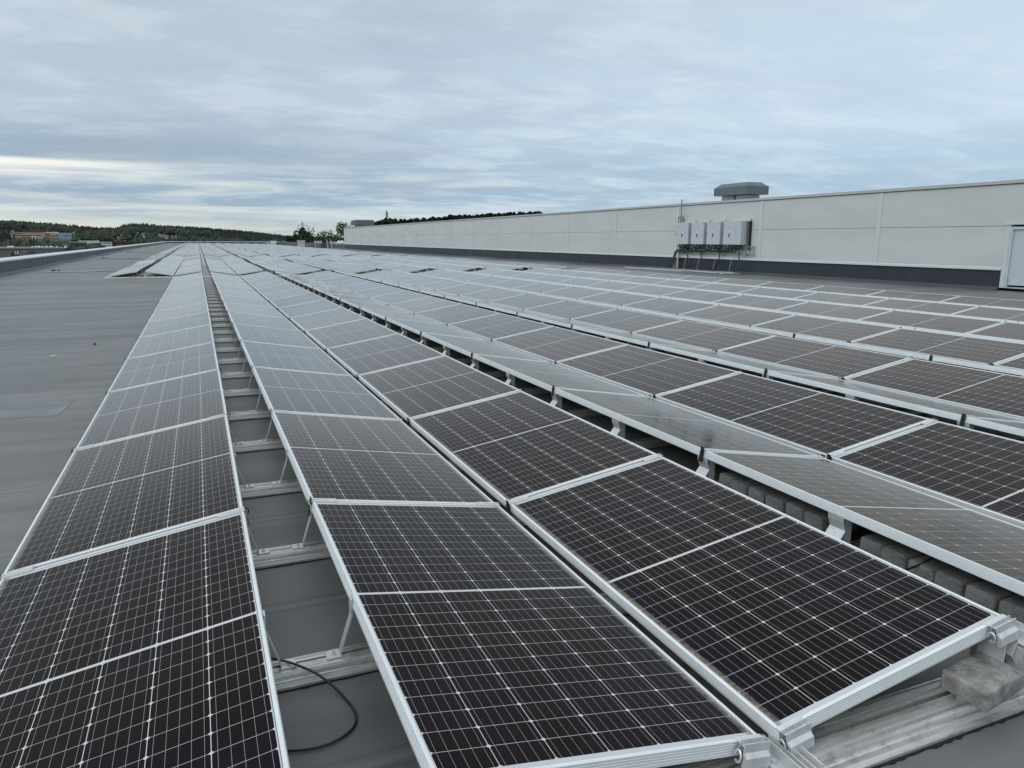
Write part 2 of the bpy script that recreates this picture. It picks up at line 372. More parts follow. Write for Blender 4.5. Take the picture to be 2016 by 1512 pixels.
def vis_area(loc, rot):
    m = Euler(rot).to_matrix(); q = []
    for a, b_ in ((-.5, -.5), (.5, -.5), (.5, .5), (-.5, .5)):
        pr = project(loc + m @ Vector((a*PW, b_*PL, 0)))
        if pr is None:
            return 1e6 if (loc-CAM).length < 2.5 else 0, True
        q.append(pr)
    xs_ = [p[0] for p in q]; ys_ = [p[1] for p in q]
    if max(xs_) < 0 or min(xs_) > 2016 or max(ys_) < 0 or min(ys_) > 1512: return 0, False
    ar = sum(q[i][0]*q[(i+1) % 4][1] - q[(i+1) % 4][0]*q[i][1] for i in range(4))/2
    fx = (min(2016, max(xs_))-max(0, min(xs_)))/(max(xs_)-min(xs_)); fy = (min(1512, max(ys_))-max(0, min(ys_)))/(max(ys_)-min(ys_))
    return (abs(ar) if ar < 0 else abs(ar)*.02)*fx*fy, True
allp = []
for b in range(7):
    for c in NC_FULL:
        if b == 0 and c < 0: continue
        for k in range(14):
            if b == 1 and c == -2 and k == 99: continue
            loc, rot, rise = panel_pose(b, c, k)
            a, inview = vis_area(loc, rot)
            allp.append([a, b, c, k, loc, rot, rise])
allp.sort(key=lambda q: -q[0])
indiv, rest = [q for q in allp[:290] if q[0] > 0], allp[290:]
blockname = ['near array', 'second array', 'third array', 'fourth array', 'fifth array', 'sixth array', 'seventh array']
proto = None
def build_panel(b, c, k, loc, rot, rise, area):
    root = empty('solar_panel', loc, rot)
    fo = link('frame', frame_me, root); ce = link('cell_sheet', cell_me, root, (0, 0, 0), (0, 0, 0 if rise else math.pi))
    ends = PW/2
    if k < 13 and area > 120:
        a = link('clamp', clamp_me, root, (ends, PITCHY/2, 0)); a2 = link('clamp', clamp_me, root, (-ends, PITCHY/2, 0), (0, 0, math.pi))
    if k == 0 and b == 0 and area > 0:
        link('end_clamp', end_me, root, (ends, -PL/2, 0)).scale = (.84, .84, .9); link('end_clamp', end_me, root, (-ends+.088, -PL/2, 0)).scale = (.84, .84, .9)
    pos = ordinal(k+1)
    lab = 'dark solar panel, %s from the near end of the %s%s' % (pos, rowtext[c], '' if b == 0 else ', %s back' % blockname[b])
    lab = lab.replace('array beyond the gap, second array back', 'second array back')
    words = lab.split()
    if len(words) > 16:
        lab = 'solar panel %s in the %s of the %s' % (pos, rowtext[c].replace(' sloping up to the dark gap', '').replace(' facing away behind the dark gap', '').replace(' facing away', ''), blockname[b])
        lab = ' '.join(lab.split())
        while len(lab.split()) > 16: lab = lab.replace(' of the array beyond the gap', '', 1).replace(' sloping down', '', 1).replace(' the far', ' far', 1); break
    tag(root, ' '.join(lab.split()[:16]), 'solar panel', 'solar panels laid in rows across the flat roof')
for a, b, c, k, loc, rot, rise in indiv: build_panel(b, c, k, loc, rot, rise, a)
# the many remaining panels, too small or hidden to tell apart
s = MB(); tone = []; s.uv = []
def add_far(s, loc, rot):
    m = Matrix.Translation(loc) @ Euler(rot).to_matrix().to_4x4()
    hx, hy = PW/2, PL/2; t = random.random()
    def fc(pts, mi, uv=None):
        n = len(s.v); s.v.extend(tuple(m @ Vector(p)) for p in pts); s.f.append(tuple(range(n, n+4))); s.mi.append(mi); s.uv.append(uv or [(0, 0)]*4); tone.append(t)
    i = .012; a, b_ = hx-i, hy-i
    fc([(-a, -b_, -.003), (a, -b_, -.003), (a, b_, -.003), (-a, b_, -.003)], 0, [(-a, -b_), (a, -b_), (a, b_), (-a, b_)])
    fc([(-a, -b_, -.008), (-a, b_, -.008), (a, b_, -.008), (a, -b_, -.008)], 2)
    ring = [(-hx, -hy), (hx, -hy), (hx, hy), (-hx, hy)]; inr = [(-a, -b_), (a, -b_), (a, b_), (-a, b_)]
    for q in range(4):
        w_ = (q+1) % 4
        fc([(*ring[q], 0), (*ring[w_], 0), (*inr[w_], 0), (*inr[q], 0)], 1)
        fc([(*ring[q], -FH), (*ring[w_], -FH), (*ring[w_], 0), (*ring[q], 0)], 1)
for a, b, c, k, loc, rot, rise in rest:
    if b == 0 and a == 0 and loc.y < 4 and loc.x > 7: pass
    add_far(s, loc, rot)
me = s.mesh('far_panels', [cells_far, alu, backsheet]); at = me.attributes.new('tone', 'FLOAT', 'FACE'); at.data.foreach_set('value', tone)
tag(link('solar_panel_field', me), 'mass of distant solar panels filling the far roof in pale grey rows', 'solar panels', kind='stuff')

# ------------------------------------------------------------------ rails with brackets
def rail_profile():
    return [(-.100, .003), (-.100, .014), (-.093, .014), (-.091, .010), (-.080, .010), (-.074, .026), (-.070, .028), (-.066, .026), (-.062, .040), (-.056, .052),
            (-.044, .0525), (-.0435, .0505), (-.041, .0505), (-.0405, .0525), (-.004, .0525), (-.003, .022), (.010, .022), (.011, .0525), (.030, .0525), (.0305, .0505), (.033, .0505), (.0335, .0525), (.054, .052), (.060, .038), (.072, .026), (.082, .010), (.094, .010), (.094, .014), (.100, .014), (.100, .003)]
def rail_me(x0, x1):
    s = MB(); s.prism(rail_profile(), x0, x1, 'X'); return s.mesh('rail_profile', alu_raw)
def pad_me(x0, x1):
    s = MB(); rr = random.Random(5); n = int((x1-x0)/.022); a = []; b_ = []
    for i in range(n+1):
        x = x0 + (x1-x0)*i/n
        a.append((x, -.106-rr.random()**3*.007, .0015)); b_.append((x, .106+rr.random()**3*.007, .0015))
    for i in range(n):
        s.quad(a[i], a[i+1], b_[i+1], b_[i]); s.quad((a[i][0], a[i][1], .004), (a[i+1][0], a[i+1][1], .004), (b_[i+1][0], b_[i+1][1], .004), (b_[i][0], b_[i][1], .004))
    s.box(x0, x1, -.0025, .0095, .0225, .034)  # black strip laid in the rail slot, standing in for its shade
    return s.mesh('rubber_pad_slot_shade', rubber)
def bracket_mesh():              # for the side where the panel rises to the right-hand high edge at x=+.155 (mirror for the other)
    s = MB(); w_ = .026; t = .004
    path = [(.055, .0565), (.098, .0565), (.101, .060), (.146, .196), (.146, .235)]    # heights above the roof (ZR)
    # foot, slanted flat bar, upright tab
    s.box(.052, .106, -w_, w_, .0525, .0565)
    a, b_ = Vector((.102, 0, .056)), Vector((.148, 0, .198)); d = (b_-a).normalized(); nrm = Vector((-d.z, 0, d.x))*t
    for y0, y1 in ((-w_*.72, w_*.72),):
        s.poly([a+Vector((0, y0, 0)), b_+Vector((0, y0, 0)), b_+nrm+Vector((0, y0, 0)), a+nrm+Vector((0, y0, 0))])
        s.poly([a+Vector((0, y1, 0)), a+nrm+Vector((0, y1, 0)), b_+nrm+Vector((0, y1, 0)), b_+Vector((0, y1, 0))])
        s.quad(a+Vector((0, y0, 0)), a+Vector((0, y1, 0)), b_+Vector((0, y1, 0)), b_+Vector((0, y0, 0)))
        s.quad(a+nrm+Vector((0, y0, 0)), b_+nrm+Vector((0, y0, 0)), b_+nrm+Vector((0, y1, 0)), a+nrm+Vector((0, y1, 0)))
    s.box(.143, .149, -w_*.8, w_*.8, .196, .262)
    s.box(.149, .185, -w_*.8, w_*.8, .218, .224)
    return s.mesh('bracket', steel)
br_me = bracket_mesh()
def bracket_wide():
    s = MB(); w_ = .047
    for (x0, z0, x1, z1) in ((.088, .0565, .168, .160), (.168, .160, .150, .205), (.150, .205, .150, .236)):
        a, b_ = Vector((x0, 0, z0)), Vector((x1, 0, z1)); n_ = Vector((.004, 0, 0))
        for q in (0, 1):
            o = n_*q; s.quad(a+o+Vector((0, -w_, 0)), b_+o+Vector((0, -w_, 0)), b_+o+Vector((0, w_, 0)), a+o+Vector((0, w_, 0)))
        for y in (-w_, w_): s.quad(a+Vector((0, y, 0)), b_+Vector((0, y, 0)), b_+n_+Vector((0, y, 0)), a+n_+Vector((0, y, 0)))
    s.box(.06, .092, -w_, w_, .0525, .0565)
    s.box(.205, .209, -.045, .045, .053, .222); s.box(.172, .205, -.045, -.041, .053, .215)
    return s.mesh('bracket', steel)
brw_me = bracket_wide()
def bolt_mesh():
    s = MB(); s.cyl((0, 0, 0), .0105, .002, 14); s.cyl((0, 0, .002), .0072, .007, 10); s.cyl((0, 0, .009), .0035, .0006, 6, 1); return s.mesh('bolt', [steel, black])
bolt_me = bolt_mesh()
XR0, XR1 = -1.13, 16.25
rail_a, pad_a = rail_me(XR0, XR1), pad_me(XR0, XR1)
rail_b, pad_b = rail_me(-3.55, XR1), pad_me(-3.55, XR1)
def far_rail_mesh(x0):
    s = MB(); s.prism([(-.1, .003), (-.1, .012), (-.06, .05), (.06, .05), (.1, .012), (.1, .003)], x0, XR1, 'X')
    for r in range(-1, 7):
        for sg in (-1, 1):
            xh = r*PER + sg*.09; s.box(xh-.02, xh+.02, -.02, .02, .05, .06)
            s.box(min(xh+sg*.01, xh+sg*.055), max(xh+sg*.01, xh+sg*.055), -.015, .015, .06, .22)
    return s.mesh('mounting_rail', alu_raw)
far_rail = far_rail_mesh(-3.55)
nr = 0
for b in range(7):
    for i in range(29):
        y = 30.05*b + i*1.015 + (.012 if i == 0 else -.0)
        if i == 28: y -= .03
        x = xs(y); z = ZR + zu(6, y)
        rot = (0, math.atan(-(zu(10, y)-zu(0, y))/10), 0)
        zc = z + math.sin(rot[1])*6                # keep height at x=6 after rotation about x=0
        if b >= 2 or (b == 1 and i > 12):
            o = link('mounting_rail', far_rail, None, (x, y, zc), rot)
            tag(o, 'distant aluminium rail, %s crossbar of the %s, under its panels' % (ordinal(i+1), blockname[b]), 'rail', 'crosswise mounting rails on the roof'); continue
        root = empty('mounting_rail', (x, y, zc), rot)
        wy = 1.12 if (b == 0 and i == 0) else .76
        rp = link('rail_profile', rail_a if b == 0 else rail_b, root); rp.scale = (1, wy, .98)
        rp = link('rubber_pad_slot_shade', pad_a if b == 0 else pad_b, root); rp.scale = (1, wy, 1)
        for r in range(-1 if b else 0, 7):
            for sg in (-1, 1):
                if b == 0 and (r > 3) and i < 6: continue
                me_ = br_me if r <= 0 else brw_me
                bo = link('bracket', me_, root, (r*PER, 0, 0), (0, 0, 0 if sg > 0 else math.pi))
                if r <= 0 and b == 0 and i < 12:
                    bb = link('bolt', bolt_me, bo, (.079, 0, .0567))
        tag(root, 'aluminium rail across the roof, %s crossbar from the near end of the %s' % (ordinal(i+1), blockname[b]), 'rail', 'crosswise mounting rails on the roof')

# small saddle on the near rail under the meeting low corners, and a stub bracket on the front rail
s = MB()
s.box(-.075, .075, -.055, .055, 0, .0035); s.box(-.035, -.031, -.11, .055, .0035, .036); s.box(.031, .035, -.11, .055, .0035, .036)
s.box(-.010, -.006, -.11, .055, .0035, .028); s.box(.012, .016, -.11, .055, .0035, .028); s.cyl((-.055, -.02, .0035), .010, .002, 14); s.cyl((-.055, -.02, .0055), .007, .007, 10)
tag(obj('rail_saddle', s, steel, None, (1.19, -.005, ZR+.053)), 'short slotted metal saddle on the front rail between two low panel corners', 'bracket')
s = MB(); s.box(-.09, .06, -.002, .002, 0, .135); s.box(-.09, -.086, -.10, .12, 0, .135); s.box(-.09, .10, -.06, -.056, .10, .135); s.box(-.07, .16, -.05, .05, .135, .139); s.box(-.03, -.026, -.13, .1, .139, .165); s.box(.018, .022, -.13, .1, .139, .165)
tag(obj('rail_support', s, steel, None, (2.24, .0, ZR+.052)), 'folded metal sheet support under the raised panel corner at right', 'bracket')

# ------------------------------------------------------------------ bricks
def brick_mesh(seed, sx, sy, sz):
    bm = bmesh.new(); bmesh.ops.create_cube(bm, size=1)
    for v in bm.verts: v.co = Vector((v.co.x*sx, v.co.y*sy, v.co.z*sz))
    bmesh.ops.bevel(bm, geom=bm.edges[:], offset=min(sx, sy, sz)*.15, segments=3, profile=.6, affect='EDGES')
    bmesh.ops.triangulate(bm, faces=bm.faces[:]); bmesh.ops.subdivide_edges(bm, edges=bm.edges[:], cuts=1, use_grid_fill=True)
    for v in bm.verts:
        q = v.co*14 + Vector((seed*7.1, 0, 0)); v.co += Vector((noise.noise(q), noise.noise(q+Vector((5, 3, 1))), noise.noise(q+Vector((9, 2, 7)))))*.0045
    me = bpy.data.meshes.new('concrete_brick'); bm.to_mesh(me); bm.free(); me.materials.append(concrete)
    for p in me.polygons: p.use_smooth = True
    return me
bms = [brick_mesh(i, .25, .124, .105) for i in range(4)]
n = 0
for seg, (ya, yb_) in enumerate(((.125, .93), (1.135, 1.95))):
    for i in range(6):
        y = ya + (i+.5)*(yb_-ya)/6; n += 1
        o = link('concrete_brick', bms[(i+seg) % 4], None, (2.618 + random.uniform(-.012, .012), y, ZR + .100 + random.uniform(0, .004)), (random.uniform(-.03, .03), random.uniform(-.03, .03), random.uniform(-.05, .05) + (math.pi if i % 2 else 0)))
        tag(o, 'dark concrete brick, %s from the near end of the line inside the dark gap' % ordinal(n), 'brick', 'ballast bricks in the gap between panel rows')
o = link('concrete_brick', brick_mesh(9, .225, .148, .064), None, (1.985, -.035, -.010), (.04, -.02, .12))
o.data.materials[0] = mat('worn_concrete', (.31, .30, .285), .95, 0, .2, .45, 24, 1.0, 140); tag(o, 'loose pale worn concrete brick lying on the front rail at lower right', 'brick')
s = MB(); s.box(-.09, .09, -.035, .035, 0, .014); s.box(-.09, .09, -.04, -.036, .0, .022); s.box(-.09, .09, .036, .04, .0, .022)
tag(obj('channel_offcut', s, steel, None, (2.0, -.03, ZR+.0525), (0, 0, .25)), 'short metal channel under the loose pale brick', 'bracket')
for i, (x, y, rz) in enumerate(((1.72, .45, .1), (1.95, .47, -.06), (2.16, .50, .05))):
    tag(link('concrete_brick', bms[i], None, (x, y, ZR+.05), (0, 0, rz+1.57)), 'shaded concrete brick under the front corner panel, %s from the rail opening' % ordinal(3-i), 'brick', 'ballast bricks under the corner panel')
for i, x in enumerate((-2.62, -2.36, -2.1, -1.86)):
    tag(link('concrete_brick', bms[i], None, (x+.07, 30.25 + (.12 if i % 2 else 0), ZR + zu(x, 30.2) + .055), (0, 0, 1.57)), 'pale brick under the near edge of the far left array, %s from the left' % ordinal(i+1), 'brick', 'ballast bricks under the far left array edge')

# ------------------------------------------------------------------ black cable loop
def smooth_path(pts, n=8):
    out = []; q = [Vector(p) for p in pts]
    for i in range(len(q)-1):
        p0, p1, p2, p3 = q[max(i-1, 0)], q[i], q[i+1], q[min(i+2, len(q)-1)]
        for k in range(n):
            t = k/n; out.append(.5*((2*p1) + (-p0+p2)*t + (2*p0-5*p1+4*p2-p3)*t*t + (-p0+3*p1-3*p2+p3)*t**3))
    out.append(q[-1]); return out
s = MB(); s.tube(smooth_path([(-.36, 1.22, -.04), (-.20, 1.10, -.045), (-.10, 1.03, -.052), (-.045, .975, -.055), (.01, .925, -.072), (.055, .870, -.098), (.083, .805, ZR+.007), (.096, .735, ZR+.007), (.086, .672, ZR+.007),
                              (.045, .628, ZR+.007), (-.02, .606, ZR+.007), (-.10, .615, ZR+.007), (-.22, .66, ZR+.007), (-.40, .70, ZR+.007)]), .0042, 8)
tag(obj('black_cable', s, cable_m, smooth=True), 'thin black cable looped over the rail and bare roof in the gap', 'cable')
s = MB(); s.tube(smooth_path([(2.62, .62, .04), (2.52, .60, .03), (2.40, .60, .012), (2.345, .60, -.03), (2.33, .61, -.1)]), .0045, 6)
tag(obj('black_cable', s, cable_m, smooth=True), 'short black cable hanging over the bricks in the dark gap', 'cable')

# ------------------------------------------------------------------ parapet at the left and far end
cap_m = mat('parapet_cap_metal', (.72, .76, .78), .30, .5, .5, .07, 2.)
def parapet(x0, y0, x1, y1, ztop, wid, name, label, ob=None):
    root = empty(name); L = math.hypot(x1-x0, y1-y0); ang = math.atan2(y1-y0, x1-x0)
    root.location = (x0, y0, 0); root.rotation_euler = (0, 0, ang)
    s = MB(); n_ = max(2, int(L/2.0))
    for i in range(n_):
        a, b_ = L*i/n_, L*(i+1)/n_
        ga = Vector((x0, y0, 0))+Vector((math.cos(ang), math.sin(ang), 0))*a; gb = Vector((x0, y0, 0))+Vector((math.cos(ang), math.sin(ang), 0))*b_
        za = ZR + zu(max(min(ga.x, 24), -8), ga.y) - .3; zb = ZR + zu(max(min(gb.x, 24), -8), gb.y) - .3
        s.quad((a, 0, za), (b_, 0, zb), (b_, 0, ztop), (a, 0, ztop)); s.quad((a, wid, -2), (a, wid, ztop), (b_, wid, ztop), (b_, wid, -2)); s.quad((a, 0, ztop), (b_, 0, ztop), (b_, wid, ztop), (a, wid, ztop))
        if i % 3 == 0: s.box(a, a+.09, -.004, 0, za, ztop-.01)
        s.quad((a, -.10, za+.305), (b_, -.10, zb+.305), (b_, -.0005, zb+.40), (a, -.0005, za+.40))      # sloping fillet at the foot
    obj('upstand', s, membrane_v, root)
    s = MB()
    for i in range(int(L/3)+1):
        a, b_ = i*3, min(L, i*3+2.994)
        if b_ - a < .1: continue
        s.prism([(-.035, ztop-.045), (-.035, ztop+.012), (-.028, ztop+.018), (wid*.45, ztop+.045), (wid+.03, ztop+.075), (wid+.03, ztop-.03), (wid+.025, ztop-.03), (wid+.025, ztop+.068), (wid*.45, ztop+.038), (-.03, ztop+.008), (-.03, ztop-.045)], a, b_, 'X')
        if i: s.box(a-.04, a+.04, -.037, -.035, ztop-.045, ztop+.012)
    obj('metal_cap', s, cap_m, root)
    return tag(root, label, 'parapet')
parapet(XL, Y0, XL, YE+.3, .47, .34, 'roof_parapet', 'long low dark parapet with bright metal cap along the left roof edge')
# mirrored strip across the far end
parapet(XL+.02, YE-.1, 23.0, YE-.1, .45, .34, 'roof_parapet', 'thin dark parapet with pale cap closing the far end of the roof')
# parapet beyond the white wall, on the right
root = empty('roof_parapet'); s = MB()
s.box(XW+.1, XW+.5, 126.6, 140.9, -.75, .42); s.box(21.2, XW+.5, 141.0, 141.4, -.7, .5); s.box(21.2, 21.6, 141.41, YE-1, -.9, .5)
obj('upstand', s, membrane_v, root)
s = MB(); s.box(XW+.06, XW+.54, 126.6, 140.95, .42, .47); s.box(21.16, XW+.54, 140.97, 141.44, .503, .545); s.box(21.16, 21.64, 141.45, YE-1, .503, .545)
obj('metal_cap', s, mat('dull_cap', (.22, .23, .24), .5), root)
tag(root, 'dark roof edge upstand continuing beyond the end of the white wall', 'parapet')

# ------------------------------------------------------------------ white hall wall on the right
clad = bpy.data.materials.new('sandwich_cladding'); clad.use_nodes = True
g = NT(clad.node_tree); bb = clad.node_tree.nodes['Principled BSDF']
p = g.n('ShaderNodeNewGeometry').outputs['Position']; x, y, z = g.xyz(p)
nz = g.noise(g.vec(x, g.m('MULTIPLY', y, .25), z), 1.3, 4, .6); pt_ = g.noise(g.vec(0., g.m('MULTIPLY', y, .162), 0.), 1., 0)
micro = g.noise(g.vec(x, g.m('MULTIPLY', y, 9.), g.m('MULTIPLY', z, 28.)), 1., 3, .6)
c = g.mix(g.ss(nz, .3, .7), (.51, .530, .510), (.565, .583, .555)); c = g.mix(g.m('MULTIPLY', g.ss(micro, .35, .7), .10), c, (.42, .46, .46))
strk = g.noise(g.vec(x, g.m('MULTIPLY', y, 5.), g.m('MULTIPLY', z, .4)), 1., 5, .7); c = g.mix(g.m('MULTIPLY', g.ss(strk, .56, .8), .22), c, (.40, .43, .42))
clad.node_tree.links.new(c, bb.inputs['Base Color']); bb.inputs['Roughness'].default_value = .5
bn = g.n('ShaderNodeBump'); bn.inputs['Strength'].default_value = .5; bn.inputs['Distance'].default_value = .004
clad.node_tree.links.new(g.m('MULTIPLY', g.m('ABSOLUTE', g.m('SUBTRACT', g.m('FRACT', g.m('MULTIPLY', z, 14.)), .5)), 1.), bn.inputs['Height']); clad.node_tree.links.new(bn.outputs[0], bb.inputs['Normal'])
trim = mat('pale_trim', (.55, .60, .60), .4, .1, .5, .04, 3); coping_m = mat('coping', (.45, .45, .44), .5, .1, var=.05)
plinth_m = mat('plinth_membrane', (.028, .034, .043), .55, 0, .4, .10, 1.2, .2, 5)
hall = empty('white_hall', (XW, 0, 0)); YN, YF = -14.0, 126.5
DY0, DY1, DZ0, DZ1 = 12.15, 13.95, -.03, 2.0      # door opening incl. frame
joints = [18.7 + 6.24*i for i in range(-5, 18)]
s = MB()
s.box(0, 30, YN, DY0, .62, 3.14); s.box(0, 30, DY1, YF, .62, 3.14); s.box(0, 30, DY0, DY1, DZ1, 3.14)
obj('cladding', s, clad, hall)
s = MB(); s.box(.35, 30, YN+.02, YF-.02, -13, .62); s.box(.012, .35, YN+.02, DY0-.01, -1.1, .50); s.box(.012, .35, DY1+.01, YF-.02, -1.1, .50)
for y in [DY1 + .01 + 2.1*i for i in range(52)]: s.box(.008, .012, y, y+.06, -.6, .49)
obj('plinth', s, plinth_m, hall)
s = MB()
for i in range(48):                         # sloping foot of the plinth membrane
    a, b_ = DY1+.02+i*2.35, DY1+.02+(i+1)*2.35
    if a > YF: break
    b_ = min(b_, YF); za, zb = ZR+zu(XW, a), ZR+zu(XW, b_)
    s.quad((-.13, a, za+.004), (.012, a, za+.10), (.012, b_, zb+.10), (-.13, b_, zb+.004))
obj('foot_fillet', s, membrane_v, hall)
s = MB()
for a, b_ in ((YN, DY0-.002), (DY1+.002, YF)):
    s.prism([(-.012, .615), (-.030, .585), (-.030, .570), (-.055, .562), (-.058, .505), (-.052, .505), (-.050, .552), (.012, .560), (.012, .615)], a, b_, 'Y')
obj('flashing', s, trim, hall)
s = MB(); s.box(-.055, 30.1, YN-.02, YF+.02, 3.142, 3.245)
obj('coping', s, coping_m, hall)
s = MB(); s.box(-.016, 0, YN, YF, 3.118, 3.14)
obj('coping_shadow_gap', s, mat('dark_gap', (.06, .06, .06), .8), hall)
s = MB()
for a, b_ in ((YN, DY0), (DY1, YF)):
    for j0, j1 in zip([a]+[j for j in joints if a < j < b_], [j for j in joints if a < j < b_]+[b_]): s.box(-.003, .02, j0+.085, j1-.085, 1.862, 1.876)
obj('horizontal_joint', s, mat('joint_gap', (.11, .12, .12), .8), hall)
for j in joints:
    if YN < j < YF:
        s = MB(); s.box(-.022, 0, -.085, .085, .618, 3.117); obj('joint_cover', s, trim, hall, (0, j, 0))
tag(hall, 'long white hall with seamed cladding and dark plinth at the right edge of the roof', 'building')
# door
door = empty('steel_door', (XW, 13.0, 0))
s = MB(); s.box(-.05, .10, .80, .94, DZ0, 1.90); s.box(-.03, .10, .745, .80, DZ0, 1.84); s.box(-.05, .10, -.85, -.71, DZ0, 1.90); s.box(-.03, .1, -.71, -.655, DZ0, 1.84); s.box(-.03, .10, -.655, .745, 1.76, 1.84)
s.box(-.09, .10, -.87, .98, 1.902, 1.945); s.box(-.075, .10, -.87, .97, 1.945, 1.995); obj('door_frame', s, trim, door)
s = MB(); s.box(.03, .08, -.65, .74, .06, 1.755); lf = obj('door_leaf', s, mat('door_paint', (.48, .52, .555), .4, var=.04), door)
for z in (.22, 1.52):
    s = MB(); s.box(-.005, .03, .715, .735, z, z+.12); s.cyl((.0, .725, z+.02), .014, .09, 8); obj('hinge', s, [steel], lf)
s = MB(); s.box(-.02, .03, -.60, -.56, .85, 1.02); s.tube([(-.05, -.58, .95), (-.05, -.46, .95)], .01, 6); obj('door_handle', s, steel, lf)
s = MB(); s.box(-.12, .10, -.66, .75, -.03, .0)
for i in range(28): s.box(-.122, -.12, -.64+i*.05, -.62+i*.05, -.025, .0)
for i in range(28): s.box(-.115, .02, -.64+i*.05, -.625+i*.05, .0, .012)
obj('grating_sill', s, alu_raw, door)
tag(door, 'pale blue grey steel door with light frame in the white wall at the right edge', 'door')
s = MB(); s.box(-.16, -.03, -.09, .09, -.06, .06); s.box(-.03, 0, -.05, .05, -.05, .05)
tag(obj('wall_floodlight', s, black, None, (XW, 13.28, 2.47)), 'small black floodlight high on the white wall above the door', 'lamp')

# ------------------------------------------------------------------ inverter cabinets
cab_m = mat('cabinet_paint', (.50, .535, .575), .38, .1, .5, .03, 2); cab_side = cab_m
for i, (a, b_) in enumerate(((29.62, 30.60), (28.38, 29.38), (27.15, 28.15), (25.68, 26.92))):
    root = empty('inverter_cabinet', (22.50, (a+b_)/2, 1.20)); h = (b_-a)/2
    s = MB(); s.box(.012, .32, -h, h, 0, 1.06); obj('case', s, cab_m, root)
    s = MB()
    if i == 3: s.box(-.012, .009, -h+.37, h-.008, .008, 1.052); s.box(-.010, .009, -h+.008, -h+.362, .008, 1.052)
    else: s.box(-.012, .009, -h+.008, h-.008, .008, 1.052)
    d = obj('cabinet_door', s, cab_m, root)
    off = .16 if i == 3 else 0
    s = MB(); s.tube([(-.03, .05+off, .36), (-.035, -.02+off, .50)], .018, 6); s.box(-.028, -.012, .0+off, .05+off, .43, .50); obj('handle', s, mat('handle_dark%d' % i, (.03, .035, .045), .4), d)
    s = MB(); s.poly([(-.0135, .05+off, .73), (-.0135, -.05+off, .73), (-.0135, off, .82)]); obj('warning_label', s, mat('warning_yellow%d' % i, (.62, .30, .05), .5), d)
    s = MB(); s.poly([(-.0145, .022+off, .742), (-.0145, -.022+off, .742), (-.0145, off, .785)]); s.box(-.0135, -.012, -.035+off, .035+off, .57, .63); obj('label_mark', s, mat('label_grey%d' % i, (.75, .76, .78), .5) if i else mat('label_grey', (.75, .76, .78), .5), d)
    for z in (.45, .85):
        s = MB(); s.box(-.02, .02, h, h+.035, z, z+.12 if z < .6 else z+.06); obj('hinge', s, black, root)
    s = MB(); s.box(-.016, -.012, -h+.05, -h+.09, .99, 1.02); obj('lock', s, black, d)
    s = MB()
    for q in range(7 if i < 3 else 9):
        yy = -h+.1+q*(2*h-.2)/(6 if i < 3 else 8); s.tube([(.12+.05*(q % 2), yy, -.002), (.14, yy+.02, -.11-.03*(q % 3)), (.22, yy+.05*(q % 2-.5), -.22)], .026, 6)
    obj('cable_glands', s, cable_m, root)
    tag(root, ['grey inverter cabinet, leftmost of four on the white wall', 'grey inverter cabinet, second from the left of four on the wall', 'grey inverter cabinet, third from the left of four on the wall', 'widest grey inverter cabinet with two doors, rightmost of the four'][i], 'cabinet', 'inverter cabinets on the white wall')
s = MB(); wood = mat('plywood', (.62, .55, .44), .8, var=.1)
for a, b_ in ((29.55, 30.55), (28.45, 29.35), (27.3, 28.2), (25.55, 26.9)): s.box(-.10, -.03, a, b_, 2.24, 2.36)
for y in (26.2, 28.3, 30.1): s.box(-.028, -.024, y, y+.08, 1.1, 2.3)
s.box(-.13, -.024, 25.50, 25.56, .95, 2.26, 1)
tag(obj('backing_boards', s, [wood, black], None, (XW, 0, 0)), 'pale plywood strips showing above the four grey cabinets', 'board')
# cable ladder under the cabinets
s = MB(); s.box(-.16, -.11, 25.1, 31.0, 1.10, 1.14); s.box(-.16, -.11, 25.1, 31.0, .76, .80)
for i in range(24): s.box(-.15, -.12, 25.15+i*.25, 25.18+i*.25, .80, 1.10)
for y in (25.6, 27.2, 28.9, 30.4): s.box(-.16, -.025, y, y+.04, .70, .76)
tag(obj('cable_ladder', s, mat('ladder_steel', (.24, .26, .27), .45, .4), None, (XW, 0, 0)), 'horizontal steel cable ladder on the wall under the four cabinets', 'cable tray')
s = MB(); rr = random.Random(3)
for i in range(14):
    z0 = .82 + rr.random()*.10; y1 = rr.uniform(26, 30.2)
    s.tube(smooth_path([(-.25, y1, 1.02), (-.20, y1+.15, z0+.05), (-.19, y1+.5, z0), (-.20, (y1+30.9)/2, z0+rr.uniform(-.02, .02)), (-.20, 30.7, z0), (-.24, 30.85+rr.random()*.12, z0-.12), (-.30, 30.95+rr.random()*.22, .3), (-.42, 31.1+rr.random()*.35, -.08)], 4), .026, 5)
for (y1, y2, y3) in ((29.9, 29.6, 29.9), (28.8, 28.2, 29.3), (27.4, 27.5, 28.1), (26.0, 25.75, 26.7)):
    s.tube(smooth_path([(-.22, y1, .85), (-.25, y1-.03, .6), (-.27, y2, .2), (-.32, y2+.12, .02), (-.38, y3, -.085), (-.45, y3+.9, -.09), (-.5, y3+2, -.09)], 5), .03, 6)
tag(obj('cable_bundle', s, cable_m, None, (XW, 0, 0), smooth=True), 'tangle of black cables hanging from the cabinets down to the roof', 'cables')
s = MB()
for y in (30.05, 28.95, 27.7, 26.5, 30.75): s.tube([(-.16, y, .78), (-.28, y+.10, -.09)], .007, 5)
s.box(-.24, -.18, 31.05, 31.13, -.1, .8); s.box(-.24, -.18, 30.72, 30.78, -.1, .8)
tag(obj('cable_conduits', s, steel, None, (XW, 0, 0)), 'thin grey conduits slanting from the ladder to the roof', 'pipe')
s = MB()
